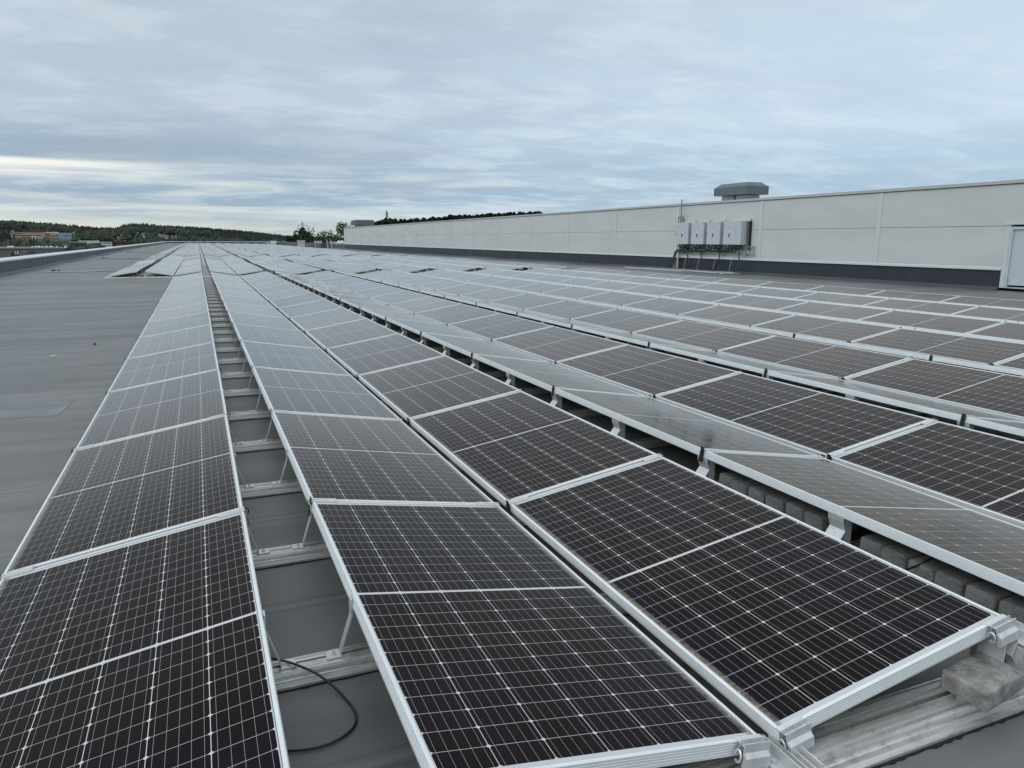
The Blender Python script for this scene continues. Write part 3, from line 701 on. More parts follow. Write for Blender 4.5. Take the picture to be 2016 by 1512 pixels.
for x0, y0_, x1, y1_ in ((-.75, 25.9, -.50, 31.6), (-1.15, 26.4, -.92, 32.5), (-1.7, 28.4, -1.45, 33.5)):
    for q in (0, 1): s.box(x0 if not q else x1-.03, x0+.03 if not q else x1, y0_, y1_, ZR+.02, ZR+.08)
    for k in range(int((y1_-y0_)/.3)): s.box(x0+.03, x1-.03, y0_+k*.3, y0_+k*.3+.03, ZR+.02, ZR+.04)
    s.tube([(x0+.1, y0_+.2, ZR+.065), (x0+.1, y1_, ZR+.065)], .03, 6, 1); s.tube([(x0+.17, y0_+.6, ZR+.065), (x0+.17, y1_, ZR+.065)], .025, 6, 1)
s.box(-1.3, -.3, 25.7, 25.95, ZR+.01, ZR+.05)
tag(obj('floor_cable_tray', s, [steel, cable_m], None, (XW, 0, 0)), 'steel cable trays lying on the roof below the cabinets', 'cable tray')
# mast with a little sensor
root = empty('sensor_mast', (XW-.22, 30.62, 0))
s = MB(); s.tube([(0, 0, .7), (0, 0, 3.44)], .024, 8); s.box(-.02, .02, -.22, .22, 2.52, 2.56); s.box(-.015, .015, -.2, -.17, 2.2, 2.62); s.box(-.015, .015, .17, .2, 2.2, 2.58); s.box(0, .2, -.03, .03, 2.4, 2.44); s.box(0, .2, -.03, .03, 1.5, 1.54)
obj('pole', s, mat('dark_steel', (.11, .125, .14), .5, .4), root)
s = MB(); s.tube([(0, 0, 3.38), (0, -.26, 3.38)], .012, 6); s.box(-.03, .03, -.34, -.2, 3.37, 3.41); obj('sensor', s, steel, root)
tag(root, 'slim dark mast with a small side arm above the left cabinet', 'mast')

# ------------------------------------------------------------------ rooftop ventilators
vent_d = mat('ventilator_dark', (.115, .14, .15), .42, .3, .5, .06, 2); vent_l = mat('ventilator_grey', (.30, .32, .33), .5, .2, .5, .06, 2)
def ventilator(x0, x1, y0, y1, zb, z0, z1, z2, inset, ch, top_m, label):
    root = empty('roof_ventilator', ((x0+x1)/2, (y0+y1)/2, zb)); cx, cy = (x0+x1)/2, (y0+y1)/2; hx, hy = (x1-x0)/2, (y1-y0)/2
    s = MB(); a = [(-hx, -hy), (hx, -hy), (hx, hy), (-hx, hy)]; b_ = [(q[0]-math.copysign(ch, q[0]), q[1]-math.copysign(ch, q[1])) for q in a]
    for i in range(4):
        j = (i+1) % 4; s.quad((*a[i], z0-zb), (*a[j], z0-zb), (*a[j], z1-zb), (*a[i], z1-zb)); s.quad((*a[i], z1-zb), (*a[j], z1-zb), (*b_[j], z2-zb), (*b_[i], z2-zb))
    s.poly([(*q, z2-zb) for q in b_]); s.poly([(*q, z0-zb) for q in reversed(a)])
    for i in range(4): s.box(a[i][0]-.015, a[i][0]+.015, a[i][1]-.015, a[i][1]+.015, z0-zb+.003, z1-zb+.006)
    obj('hood', s, top_m, root)
    s = MB(); s.box(-hx+inset, hx-inset, -hy+inset, hy-inset, .06, z0-zb-.02); s.box(-hx+inset-.10, hx-inset+.10, -hy+inset-.10, hy-inset+.10, -.4, .06); obj('base', s, vent_l, root)
    s = MB(); s.box(-hx+inset-.004, -hx+inset, -.12, .02, .10, z0-zb-.021); obj('slot', s, black, root)
    return tag(root, label, 'ventilator')
ventilator(25.0, 26.35, 28.45, 30.95, 3.25, 3.66, 4.06, 4.26, .28, .24, vent_d, 'dark grey boxy roof ventilator above the cabinets')
ventilator(24.1, 27.2, 122.0, 126.0, 3.1, 3.62, 4.30, 4.50, .5, .22, mat('ventilator_mid', (.10, .115, .12), .6, .1), 'grey roof ventilator at the far end of the white hall')


# ------------------------------------------------------------------ drains and debris on the bare roof
drain = None
for i, (x, y) in enumerate(((-6.26, 37.2), (-6.36, 58.0), (-6.34, 78.5))):
    root = empty('roof_drain', (x, y, ZR + zu(x, y)))
    s = MB(); s.cyl((0, 0, .0), .11, .02, 16); s.cyl((0, 0, .02), .07, .06, 12); s.cyl((.20, .05, .0), .06, .06, 10); obj('grate', s, black, root)
    s = MB(); pts = []
    for k in range(18):
        a = k/18*6.283; pts.append((.9+1.5*math.cos(a)*(1+.25*math.sin(a*3+i)), -.5+.9*math.sin(a)*(1+.2*math.cos(a*2+i)), .014))
    s.poly(pts); obj('silt_stain', s, mat('silt%d' % i, (.235, .23, .215), .75, var=.3, vscale=1.1), root)
    tag(root, 'black roof drain with pale silt stain, %s of three along the parapet' % ['nearest', 'middle one', 'farthest'][i], 'drain', 'roof drains along the parapet')
s = MB(); s.cyl((0, 0, 0), .02, .02, 8); tag(obj('metal_pin', s, black, None, (-1.72, 10.55, ZR)), 'tiny black fixing on the bare roof beside the leftmost row', 'fixing')
s = MB(); s.box(-.035, .035, -.015, .015, 0, .006); tag(obj('paper_scrap', s, mat('scrap', (.75, .75, .75), .7), None, (-2.08, 9.55, ZR+.002), (0, 0, .3)), 'tiny white scrap lying on the bare roof', 'scrap')
s = MB(); s.box(-.6, .5, -.34, .34, 0, .0015); tag(obj('roof_patch', s, mat('patch', (.150, .154, .153), .5, var=.2, vscale=3), None, (-1.95, 6.15, ZR+.0008), (0, 0, -.06)), 'slightly raised rectangular repair patch on the bare roof at left', 'patch')

# ------------------------------------------------------------------ ground and hills
HT = []                            # hill top heights (trees included) by azimuth
for px_, py_ in ((-300, 440), (0, 436.5), (50, 437.5), (100, 441), (150, 445), (200, 449.5), (240, 451), (265, 444), (290, 442), (330, 446), (400, 449.5), (450, 453.5), (500, 457.5), (560, 464), (600, 467)):
    xo = (px_-1008)/F; HT.append((math.degrees(math.atan(xo)+YAW), 1.39 + (467.5+.0041*px_-py_)/F/math.sqrt(1+xo*xo)*1600))
HT = [(-60, 25)] + HT + [(12, 1), (16, 0), (60, 10)]
def htop(azd):
    for (a, h0), (b_, h1) in zip(HT, HT[1:]):
        if a <= azd <= b_: return h0 + (h1-h0)*(azd-a)/(b_-a)
    return 12
def sm(t): t = max(0, min(1, t)); return t*t*(3-2*t)
def terrain(x, y):
    r = math.hypot(x-CAM.x, y-CAM.y); azd = math.degrees(math.atan2(x-CAM.x, y-CAM.y))
    hb = -13 - 6*sm((r-150)/500)*(1-sm((r-700)/500))*(1 if azd < 14 else .3)
    hl = (htop(azd)-11+13)*sm((r-620)/980)
    hr = 12.5*sm((r-190)/150)*sm((azd-9.5)/4)*(1-sm((r-520)/400)) if azd < 120 else 0
    return hb + hl + hr
mb = MB(); rings = [0, 40, 90, 140, 190, 230, 270, 310, 350, 400, 460, 520, 600, 700, 800, 900, 1000, 1100, 1200, 1300, 1400, 1500, 1600, 1700, 1900, 2400, 3500, 6000, 10000]
NA = 240
for r_ in rings:
    for k in range(NA):
        a = k/NA*2*math.pi; x, y = CAM.x + r_*math.sin(a), CAM.y + r_*math.cos(a)
        z = terrain(x, y) if r_ > 0 else -13
        if r_ > 1750: z = z*(1-sm((r_-1700)/900)) - 20*sm((r_-1700)/900)
        mb.v.append((x, y, z))
for j in range(len(rings)-1):
    for k in range(NA): mb.f.append((j*NA+k, j*NA+(k+1) % NA, (j+1)*NA+(k+1) % NA, (j+1)*NA+k)); mb.mi.append(0)
tag(obj('ground', mb, mat('meadow', (.042, .055, .030), .95, var=.4, vscale=.02), smooth=True), 'green ground and hillsides around the hall', 'ground', kind='structure')

# ------------------------------------------------------------------ far buildings
def bmat(name, c): return mat(name, c, .75, var=.05, vscale=.3)
glassm = mat('window_dark', (.03, .04, .05), .15)
boxes_ex = []   # azimuth ranges kept free of trees
def far_building(px0, px1, py0, py1, dist, c, label, name='far_building', depth=14, roofc=(.2, .2, .21), wins=None, roofh=0, cat='building', extras=None, gable=False, zb=None):
    if dist > 500:                 # stand it where the hillside actually meets that line of sight
        for q_ in range(560, 1560, 10):
            m_ = P((px0+px1)/2, py1, q_)
            if m_.z <= terrain(m_.x, m_.y) + 1.2: dist = q_; break
        else: dist = 1560
    a, b_ = P(px0, py1, dist), P(px1, py1, dist); top = P((px0+px1)/2, py0, dist).z
    ux = (b_-a); W = math.hypot(ux.x, ux.y); ang = math.atan2(ux.y, ux.x)
    base = min(terrain(a.x, a.y), terrain(b_.x, b_.y), a.z) - 1 if (zb is None or dist > 500) else zb
    root = empty(name, (a.x, a.y, base), (0, 0, ang)); H = top-base; px = W/(px1-px0)
    s = MB(); s.box(0, W, 0, depth, 0, H); obj('wall', s, bmat(name+'_wall', c), root)
    s = MB()
    if gable:
        s.prism([(-.4, H), (depth/2, H+gable), (depth+.4, H)], -.4, W+.4, 'X')
    else: s.box(-.3, W+.3, -.3, depth+.3, H+.01, H+.5)
    obj('roof', s, bmat(name+'_roof', roofc), root)
    for (x0, x1, z0, z1, n_) in (wins or []):     # fractions of width / height measured from the visible part
        vis = (py1-py0)*px
        for k in range(n_):
            wx0 = W*(x0+(x1-x0)*k/n_); wx1 = W*(x0+(x1-x0)*(k+(.72 if n_ > 1 else 1))/n_)
            s = MB(); s.box(wx0, wx1, -.06, .02, H-vis*z1, H-vis*z0); obj('window', s, glassm, root)
    for (x0, x1, z0, z1, cc, nm) in (extras or []):
        vis = (py1-py0)*px; s = MB(); s.box(W*x0, W*x1, -.12 if z0 >= 0 else 1, .03 if z0 >= 0 else 2.5, H-vis*z1, H-vis*z0); obj(nm, s, bmat(nm+'_paint', cc), root)
    boxes_ex.append((px0-2, px1+2, dist)); return tag(root, label, cat)
far_building(22, 88.5, 457.5, 467.5, 900, (.44, .36, .28), 'long beige factory hall on the left hillside', 'factory', 30, (.25, .22, .2), [(.08, .21, .22, .38, 1), (.22, .33, .22, .38, 1), (.05, .92, .62, .80, 1)])
far_building(44, 87, 451.5, 457, 934, (.12, .06, .055), 'dark red brown upper block behind the beige factory', 'factory_block', 25, (.15, .12, .12), [(.2, .4, .3, .8, 1)], extras=[(.42, .44, -.5, 0, (.5, .5, .5), 'chimney'), (.58, .6, -.4, 0, (.5, .5, .5), 'chimney'), (.75, .77, -.45, 0, (.5, .5, .5), 'chimney'), (.5, .8, .3, .8, (.28, .07, .06), 'red_panel')])
far_building(22, 29, 453, 457.4, 905, (.45, .38, .3), 'small beige rooftop block at the left end of the factory', 'rooftop_block', 8)
far_building(88.8, 116, 457.5, 467.5, 895, (.46, .38, .30), 'beige hall with red sign and bright white roof edge', 'sign_hall', 25, (.8, .8, .8), [(.1, .9, .72, .88, 1)], extras=[(.05, .38, .18, .55, (.45, .06, .05), 'red_sign'), (.1, .25, .28, .40, (.8, .75, .75), 'sign_lettering'), (.0, 1, .02, .12, (.85, .85, .85), 'white_band')])
far_building(116.5, 142, 459.5, 470, 880, (.33, .38, .43), 'blue grey metal warehouse right of the beige hall', 'warehouse', 25, (.7, .72, .74), [(.35, .95, .45, .6, 1)])
far_building(144, 149, 457, 467, 890, (.52, .55, .58), 'narrow pale tower block beside the grey warehouse', 'tower_block', 8)
far_building(155, 168, 463, 466, 900, (.5, .5, .5), 'low pale shed between trees on the hillside', 'shed', 8)
far_building(42, 62, 467, 470.5, 800, (.30, .22, .12), 'low yellow house below the beige factory', 'yellow_house', 9, (.12, .07, .06), gable=1.2)
far_building(62, 70, 466.5, 470, 805, (.72, .70, .68), 'small white house next to the yellow one', 'white_house', 8, (.3, .3, .3), gable=1.2)
far_building(96, 138, 475.5, 480, 620, (.14, .15, .16), 'long low dark shed with slate grey roof', 'dark_shed', 12, (.17, .2, .23), [(.2, .9, .5, .9, 6)])
far_building(122, 138, 479.5, 486, 600, (.28, .29, .31), 'grey metal shed in front of the dark one', 'grey_shed', 12)
far_building(138, 172, 478.5, 488, 585, (.05, .05, .065), 'very dark sheds left of the white office', 'black_shed', 12, (.09, .08, .08), gable=1.5)
far_building(155, 196, 474.5, 484, 640, (.75, .76, .78), 'white office block with a row of dark windows', 'white_office', 12, (.5, .5, .5), [(.1, .42, .35, .52, 2), (.5, .98, .35, .55, 5)], zb=-24)
far_building(196, 221, 477, 486, 636, (.74, .75, .77), 'lower white wing of the office with small dark windows', 'office_wing', 12, (.5, .5, .5), [(.03, .97, .15, .38, 6), (.03, .97, .68, .9, 6)], zb=-24)
far_building(222, 265, 474.5, 483, 640, (.035, .03, .035), 'long dark building with a thin red band', 'dark_long_building', 14, (.05, .05, .05), [(.1, .9, .6, .8, 6)], extras=[(.0, .9, .15, .28, (.45, .03, .05), 'red_band'), (.12, .2, -.2, 0, (.6, .6, .6), 'roof_unit'), (.5, .62, -.2, 0, (.6, .6, .6), 'roof_unit')])
far_building(-30, 128, 490, 520, 330, (.16, .15, .145), 'wide brown grey warehouse with white vents beyond the parapet', 'near_warehouse', 26, (.22, .22, .22), [(.33, .37, .25, .55, 1), (.39, .43, .25, .55, 1)], extras=[(.545, .63, .2, .32, (.03, .06, .20), 'blue_gate'), (.387, .397, .18, .42, (.75, .75, .75), 'white_door'), (.41, .424, .18, .42, (.75, .75, .75), 'white_door'), (.48, .53, .17, .24, (.35, .34, .33), 'faded_sign')], zb=-14)
for i, px in enumerate((16, 19.5, 25, 64, 71, 77, 84, 92, 101, 112, 129)):
    c_ = P(px, 488.2, 338+4*(i % 3)); root_z = P(px, 490, 338).z
    s = MB(); rad = .38 + .14*(i % 3)
    for k in range(4): s.cyl((0, 0, -.2+k*.2), rad*(1, .95, .75, .4)[k], .2, 10)
    tag(obj('white_vent', s, bmat('vent_white', (.8, .82, .84)), None, (c_.x, c_.y, root_z+.5)), 'small white vent on the brown grey warehouse roof, %s from the left' % ordinal(i+1), 'vent', 'white vents on the warehouse roof')
hs = [(241, 247, 459, 463, 1000, 'lone white house with steep roof high on the hillside'), (238, 243, 463, 466.5, 960, 'small white house below the lone high one'), (268, 274, 460, 464, 1000, 'pale gabled house left of the twin white gables'),
      (279, 288, 461, 465, 980, 'white double gabled house in the middle of the hillside'), (307, 312, 464, 468.5, 900, 'leftmost white house of the right hand cluster'), (313, 318, 463, 467, 920, 'second white house of the right hand cluster'),
      (320, 325, 464, 468.5, 890, 'third white house of the right hand cluster'), (326, 332, 466, 469.5, 860, 'fourth white house of the right hand cluster'), (337, 342, 466, 470, 860, 'fifth white house of the right hand cluster'),
      (345, 348, 465, 469, 900, 'rightmost white house of the hillside cluster'), (229, 234, 468, 471, 800, 'small pale house above the dark long building'), (203, 208, 458, 461, 1050, 'brownish house among trees at mid slope'), (399, 403, 468, 471, 800, 'tiny white house seen above the far end of the roof')]
for px0, px1, py0, py1, d_, lb in hs:
    far_building(px0, px1, py0, py1, d_, (.72, .73, .74) if 'white' in lb or 'pale' in lb else (.3, .2, .16), lb, 'hillside_house', 8, (.09, .09, .1) if 'white' in lb else (.25, .22, .2), [(.15, .85, .35, .65, 2)], cat='house', gable=2.0)
# things on the far right roof edge
def rooftop(px0, px1, py0, py1, dist, name, label, c, cat, dep=3.):
    a, b_ = P(px0, py1, dist), P(px1, py1, dist); W = math.hypot(b_.x-a.x, b_.y-a.y); H = P(px0, py0, dist).z-a.z
    s = MB(); s.box(0, W, 0, dep, 0, H*.86); s.box(-.08, W+.08, -.08, dep+.08, H*.86, H); s.box(.1, W-.1, .1, dep-.1, -1.2, 0)
    return tag(obj(name, s, bmat(name, c), None, (a.x, a.y, a.z), (0, 0, math.atan2(b_.y-a.y, b_.x-a.x))), label, cat)
rooftop(524, 531, 475.5, 479.5, 208, 'rooftop_box', 'grey white box at the far roof end, left of two', (.5, .52, .54), 'box')
rooftop(532.5, 544, 474.2, 479.5, 207, 'rooftop_box', 'brighter white box at the far roof end, right of two', (.78, .8, .82), 'box')
rooftop(585, 600.5, 473, 477.5, 152, 'skylight_curb', 'pale skylight box in front of the ragged tree', (.55, .53, .5), 'skylight')
rooftop(618.5, 634, 474.5, 478.5, 150, 'skylight_curb', 'pale skylight box in front of the dense round tree', (.55, .53, .5), 'skylight')
rooftop(648, 664, 476, 480.5, 146, 'skylight_curb', 'pale skylight box left of the white domes', (.55, .55, .54), 'skylight')
for i, px in enumerate((668, 674)):
    c_ = P(px, 479.5, 143); s = MB()
    for k in range(5): s.cyl((0, 0, k*.12), .48*(1, .95, .82, .6, .3)[k], .12, 12)
    tag(obj('skylight_dome', s, bmat('dome', (.78, .8, .82)), None, (c_.x, c_.y, c_.z)), '%s white skylight dome next to the end of the white wall' % ('left', 'right')[i], 'skylight', 'white skylight domes')
# little access stairs over the upstand
c_ = P(650, 488, 139); s = MB()
for k in range(4): s.box(-.35, .35, k*.3, k*.3+.28, k*.24, k*.24+.03)
for sx in (-.36, .36): s.tube([(sx, 0, 0), (sx, 1.2, .95)], .03, 5); s.tube([(sx, 0, .9), (sx, 1.2, 1.85), (sx, 2.2, 1.85)], .025, 5); s.tube([(sx, 1.2, .9), (sx, 1.2, 1.85)], .025, 5); s.tube([(sx, 0, 0), (sx, 0, .9)], .025, 5)
tag(obj('access_steps', s, steel, None, (c_.x, c_.y, -.62)), 'small steel steps with handrail over the far upstand', 'steps')

# ------------------------------------------------------------------ pylons and mast
def lattice(base, h, w0, arms, name, label, c=(.25, .27, .29), cat='pylon', rad=.12):
    s = MB(); N = 9
    def wd(t): return w0*(1-t)**1.25 + .35
    cs = [[Vector((sx*wd(i/N)/2, sy*wd(i/N)/2, h*i/N)) for sx, sy in ((-1, -1), (1, -1), (1, 1), (-1, 1))] for i in range(N+1)]
    for i in range(N):
        for k in range(4):
            s.tube([cs[i][k], cs[i+1][k]], rad, 4); s.tube([cs[i][k], cs[i+1][(k+1) % 4]], rad*.6, 4); s.tube([cs[i][(k+1) % 4], cs[i+1][k]], rad*.6, 4)
    for t, L in arms:
        z = h*t; s.tube([(-L, 0, z), (L, 0, z)], rad, 4); s.tube([(-L, 0, z), (0, 0, z+.06*h)], rad*.6, 4); s.tube([(L, 0, z), (0, 0, z+.06*h)], rad*.6, 4)
        for q in (-L, L): s.tube([(q, 0, z), (q, 0, z-1.4)], rad*1.2, 4)
    return tag(obj(name, s, mat(name+'_steel', c, .6, .3), None, base, (0, 0, -.25)), label, cat)
b0 = P(597.3, 480, 560); lattice((b0.x, b0.y, -12), P(597.3, 437, 560).z+12, 5.5, [(.90, 3.2), (.80, 4.2)], 'power_pylon', 'lattice power pylon rising behind the ragged tree', rad=.16)
b0 = P(762, 470, 700); lattice((b0.x, b0.y, -14), P(762, 414, 700).z+14, 4.5, [], 'radio_mast', 'tall lattice radio mast above the pine wood', cat='mast', rad=.3)
s = MB(); s.cyl((0, 0, 0), .8, 5, 8)
b1 = P(762, 428, 700); tag(obj('antenna_drum', s, mat('antenna', (.10, .13, .18), .5), None, (b1.x, b1.y, b1.z)), 'dark antenna drum around the radio mast', 'antenna')
b0 = P(767, 470, 640); lattice((b0.x, b0.y, -12), P(767, 427, 640).z+12, 3, [(.93, 2.2)], 'power_pylon', 'slim pylon just right of the radio mast', rad=.16)
s = MB()
for q, (pa, pb) in enumerate((((603, 445), (702, 437)), ((603, 452), (702, 444)), ((590, 447), (440, 462)), ((590, 452), (440, 466)))):
    A_, B_ = P(pa[0], pa[1], 560), P(pb[0], pb[1], 640 if q < 2 else 900)
    pts = [A_.lerp(B_, t/12) - Vector((0, 0, 3.0*(1-(2*t/12-1)**2))) for t in range(13)]; s.tube(pts, .07, 4)
tag(obj('power_lines', s, mat('wire', (.12, .13, .14), .6)), 'thin power lines strung from the pylon', 'wires')

# ------------------------------------------------------------------ trees
leaf_d = [mat('leaves_%s' % nm, c, .85, 0, .3, .35, .8) for nm, c in (('dark', (.026, .045, .020)), ('mid', (.040, .066, .026)), ('pine', (.020, .036, .020)))]
bark = mat('bark', (.10, .085, .07), .9)
def crown_points(kind, rr, H):
    out = []
    if kind == 'round':
        lobes = [(rr.uniform(-.32, .32), rr.uniform(-.32, .32), rr.uniform(.35, .82), rr.uniform(.15, .24)) for _ in range(13)]+[(0, 0, .62, .32)]
    elif kind == 'ragged':
        lobes = []
        for _ in range(15):
            z = rr.uniform(.22, .93); a = rr.uniform(0, 6.28); q = rr.uniform(.05, .30)*(1.15-z); lobes.append((q*1.6*math.cos(a), q*1.6*math.sin(a), z, rr.uniform(.05, .11)))
    elif kind == 'airy':
        lobes = [(rr.uniform(-.12, .12), rr.uniform(-.12, .12), rr.uniform(.3, .95), rr.uniform(.04, .08)) for _ in range(12)]
    n_ = {'round': 4200, 'ragged': 3000, 'airy': 900}[kind]
    for _ in range(n_):
        lx, ly, lz, lr = rr.choice(lobes)
        v = Vector((rr.gauss(0, 1), rr.gauss(0, 1), rr.gauss(0, 1))).normalized()*lr*(rr.random()**.35)
        out.append(Vector((lx, ly, lz))*H + v*H)
    return out, lobes
def leaf_tree(kind, H, seed, base, label, lm, leaf=.28):
    rr = random.Random(seed); pts, lobes = crown_points(kind, rr, H); root = empty('broadleaf_tree', base)
    s = MB(); s.tube([(0, 0, 0), (.1, .05, H*.3), (0, 0, H*.6), (.05, 0, H*.85)], [H*.03, H*.022, H*.013, H*.004], 8)
    for lx, ly, lz, lr in lobes: s.tube([(0, 0, H*max(.15, lz-.25)), (lx*H*.6, ly*H*.6, H*(lz-.08)), (lx*H, ly*H, lz*H)], [H*.010, H*.006, H*.002], 5)
    obj('trunk', s, bark, root)
    s = MB()
    for p_ in pts:
        a = Vector((rr.gauss(0, 1), rr.gauss(0, 1), rr.gauss(0, 1))).normalized(); b_ = a.orthogonal().normalized()*leaf*rr.uniform(.6, 1.3); c_ = a.cross(b_)*.8
        s.quad(p_-b_, p_-c_, p_+b_, p_+c_)
    obj('crown', s, lm, root)
    return tag(root, label, 'tree')
def place(px, py_top, dist):
    t = P(px, py_top, dist); z = terrain(t.x, t.y); return (t.x, t.y, z), t.z-z
for kind, px, pyt, d_, lb, lm, sd in (('ragged', 598, 452, 262, 'ragged open tree left of the dense round one', leaf_d[0], 4), ('ragged', 606, 449, 255, 'tallest ragged tree in front of the pylon', leaf_d[0], 14), ('round', 627, 455, 250, 'dense round dark tree beyond the skylight boxes', leaf_d[0], 5),
                                      ('airy', 641, 458, 250, 'thin airy tree right of the dense round one', leaf_d[1], 6), ('airy', 649, 456, 245, 'slender sparse tree between round tree and wall end', leaf_d[1], 7), ('airy', 655, 466, 240, 'low sparse tree before the domes', leaf_d[1], 17), ('round', 672, 452, 225, 'bright green tree cut off by the end of the white wall', leaf_d[1], 8),
                                      ('round', 702, 431.5, 330, 'round tree crown peeping over the far ventilator', leaf_d[0], 9)):
    base, H = place(px, pyt, d_); leaf_tree(kind, H*1.02, sd, base, lb, lm, .30 if kind != 'airy' else .24)
# pines: three source trees, copied with their parts
def pine(seed, H=16.):
    rr = random.Random(seed); root = empty('pine_tree'); s = MB(); s.tube([(0, 0, 0), (.1, 0, H*.5), (0, .1, H*.98)], [.28, .18, .03], 7); t = obj('trunk', s, bark, root)
    s = MB(); spruce = seed % 2 == 0
    lv = 26
    for i in range(lv):
        z = H*(.25+.75*i/lv); rad = (H*.19*(1-(i/lv))**.8+.25) * rr.uniform(.75, 1.15) if spruce else H*.17*math.sin(math.pi*min(1, .12+.9*(i/lv)))**.7*rr.uniform(.5, 1.15)
        for k in range(11 if spruce else 9):
            a = rr.uniform(0, 6.283)
            for q in range(4):
                rq = rad*(q+1)/4*rr.uniform(.8, 1.1); c_ = Vector((rq*math.cos(a), rq*math.sin(a), z - (rq*.35 if spruce else -rq*.15) + rr.uniform(-.2, .2)))
                d_ = Vector((math.cos(a), math.sin(a), -.3))*rr.uniform(.35, .75); e_ = Vector((-math.sin(a), math.cos(a), rr.uniform(-.5, .5)))*rr.uniform(.25, .5)
                s.quad(c_-d_, c_-e_, c_+d_, c_+e_)
    c = obj('crown', s, leaf_d[2] if spruce else leaf_d[0], root); return root, [t, c]
pines = [pine(i) for i in range(6)]
rr = random.Random(21); used = [False]*6
tops = [(706, 436), (742, 438), (760, 434), (800, 436), (850, 432), (900, 427), (950, 425), (1000, 423), (1050, 421.5), (1082, 421)]
def topy(px):
    for (a, h0), (b_, h1) in zip(tops, tops[1:]):
        if a <= px <= b_: return h0 + (h1-h0)*(px-a)/(b_-a)
    return 430
px = 738.; i = 0
while px < 1066:
    d_ = rr.uniform(330, 430); base, H = place(px, topy(px) - 2.8 + rr.uniform(-3.8, 3.8), d_); k = rr.randrange(6); root, parts = pines[k]
    if used[k]:
        r2 = root.copy(); col.objects.link(r2)
        for q in parts: copy_to(q, r2)
        root = r2
    used[k] = True; root.location = base; sc_ = H/16.; root.scale = (sc_*rr.uniform(1.0, 1.45),)*2 + (sc_,); root.rotation_euler = (0, 0, rr.uniform(0, 6.28))
    tag(root, 'dark conifer in the wood rising behind the white wall top', 'tree', 'conifers of the wood behind the white hall'); px += rr.uniform(.9, 2.3); i += 1
for j, px in enumerate((566, 571, 577, 582, 587, 592, 644, 659)):
    base, H = place(px, (463, 466, 464, 461, 463, 466, 466, 468)[j], 330 + 9*j); k = j % 6; root = pines[k][0].copy(); col.objects.link(root)
    for q in pines[k][1]: copy_to(q, root)
    root.location = base; root.scale = (H/16.*.8, H/16.*.8, H/16.); tag(root, 'small dark conifer standing among the trees past the far roof end', 'tree', 'small conifers past the far roof end')
for k in range(6):
    if not used[k]:
        for q in pines[k][1]: bpy.data.objects.remove(q)
        bpy.data.objects.remove(pines[k][0])

# far wood that reads as one mass
def proto_conifer(rr):
    v, f = [], []; N = 7
    for L, (z0, z1, r_) in enumerate(((.10, .55, .26), (.35, .80, .20), (.60, 1.0, .12))):
        n0 = len(v)
        for k in range(N):
            a = k/N*6.283; q = r_*rr.uniform(.7, 1.25); v.append((q*math.cos(a), q*math.sin(a), z0+rr.uniform(-.04, .04)))
        v.append((0, 0, z1)); f += [(n0+k, n0+(k+1) % N, n0+N) for k in range(N)]
    return v, f
def proto_round(rr):
    v, f = [], []; N, Mm = 9, 6
    for j in range(1, Mm):
        for k in range(N):
            th = math.pi*j/Mm; a = (k+.5*(j % 2))/N*6.283; q = rr.uniform(.75, 1.2); v.append((.36*math.sin(th)*math.cos(a)*q, .36*math.sin(th)*math.sin(a)*q, .55-.42*math.cos(th)*q))
    v.append((0, 0, .05)); v.append((0, 0, 1.0)); b_, t_ = len(v)-2, len(v)-1
    for j in range(Mm-2):
        for k in range(N):
            o = (j % 2); a0, a1 = j*N+k, j*N+(k+1) % N; b0_, b1_ = (j+1)*N+(k+ (1 if j % 2 == 0 else 0)*0) % N, (j+1)*N+(k+1) % N
            f += [(a0, a1, b1_), (a0, b1_, b0_)]
    f += [(b_, (k+1) % N, k) for k in range(N)] + [(t_, (Mm-2)*N+k, (Mm-2)*N+(k+1) % N) for k in range(N)]
    return v, f
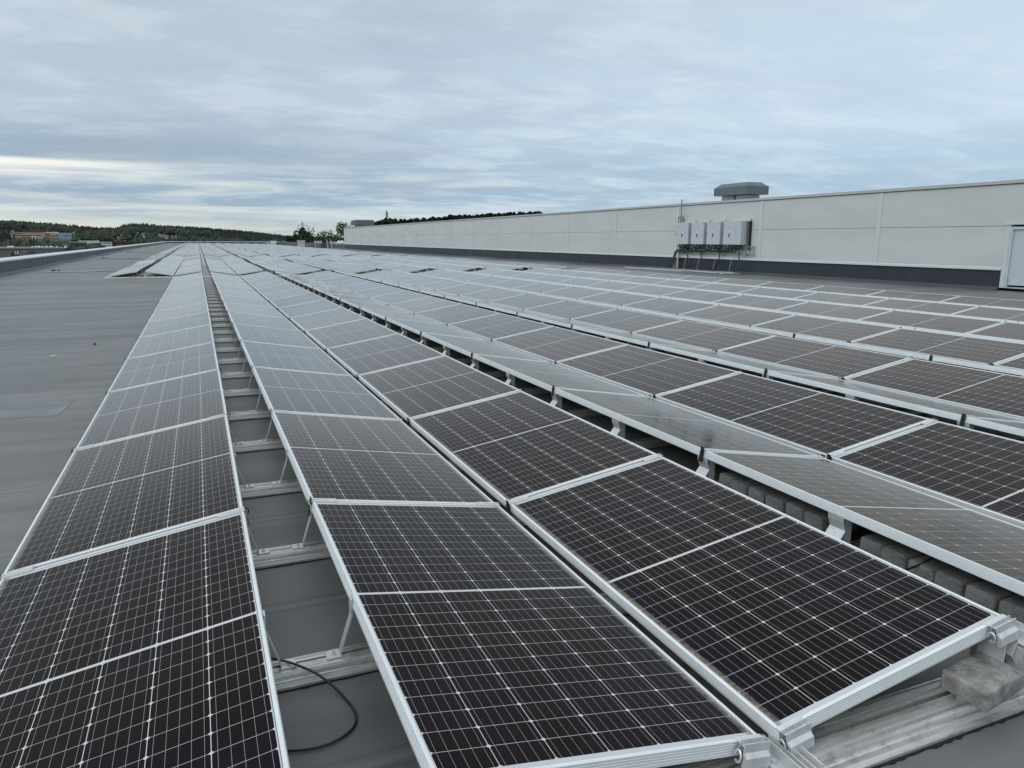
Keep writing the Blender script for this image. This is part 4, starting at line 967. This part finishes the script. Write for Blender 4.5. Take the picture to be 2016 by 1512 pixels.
rr = random.Random(77); protos = [proto_conifer(rr) for _ in range(5)]; protr = [proto_round(rr) for _ in range(5)]
def dir_px(azr):                   # picture column of an azimuth at the horizon
    d = Vector((math.sin(azr), math.cos(azr), 0)); return 1008 + F*d.dot(RT)/d.dot(FW)
V, Fc, MI = [], [], []
cnt = 0
while cnt < 9500:
    r_ = math.sqrt(rr.uniform(430**2, 1760**2)); azr = R(rr.uniform(-15.5, 15)); x, y = CAM.x + r_*math.sin(azr), CAM.y + r_*math.cos(azr); cnt += 1
    pxx = dir_px(azr)
    if any(a < pxx < b_ and d_-(150 if d_ > 500 else 60) < r_ < d_+45 for a, b_, d_ in boxes_ex): continue
    if r_ < 640 and pxx < 300 and noise.noise(Vector((x*.02, y*.02, 0))) < -.05: continue
    if pxx > 360 and r_ < 900: hgt = rr.uniform(5, 9)
    else: hgt = rr.uniform(8, 13.5)
    if r_ < 700: hgt = min(hgt, 8.5)
    con = noise.noise(Vector((x*.006, y*.006, 3))) + .5*noise.noise(Vector((x*.03, y*.03, 8))) + (.20 if r_ > 1250 else -.1) > 0
    pv, pf = rr.choice(protos if con else protr); wd = hgt*rr.uniform(.85, 1.25); z = terrain(x, y)-.6; n0 = len(V); ca, sa = math.cos(r_), math.sin(r_)
    if con: hgt *= 1.12
    V += [(x+(p_[0]*ca-p_[1]*sa)*wd, y+(p_[0]*sa+p_[1]*ca)*wd, z+p_[2]*hgt) for p_ in pv]; Fc += [tuple(n0+i for i in q) for q in pf]
    MI += [(0 if con else (1 if rr.random() < .55 else 2))]*len(pf)
me = bpy.data.meshes.new('far_wood'); me.from_pydata(V, [], Fc)
wood_ms = [mat('wood_conifer', (.017, .026, .021), .95, var=.3, vscale=.3), mat('wood_leaf', (.027, .041, .026), .95, var=.35, vscale=.3), mat('wood_leaf_light', (.040, .056, .034), .95, var=.35, vscale=.3)]
for q in wood_ms: me.materials.append(q)
me.polygons.foreach_set('material_index', MI); me.update()
tag(link('far_wood', me), 'dark mixed forest covering the hillsides on the horizon', 'forest', kind='stuff')
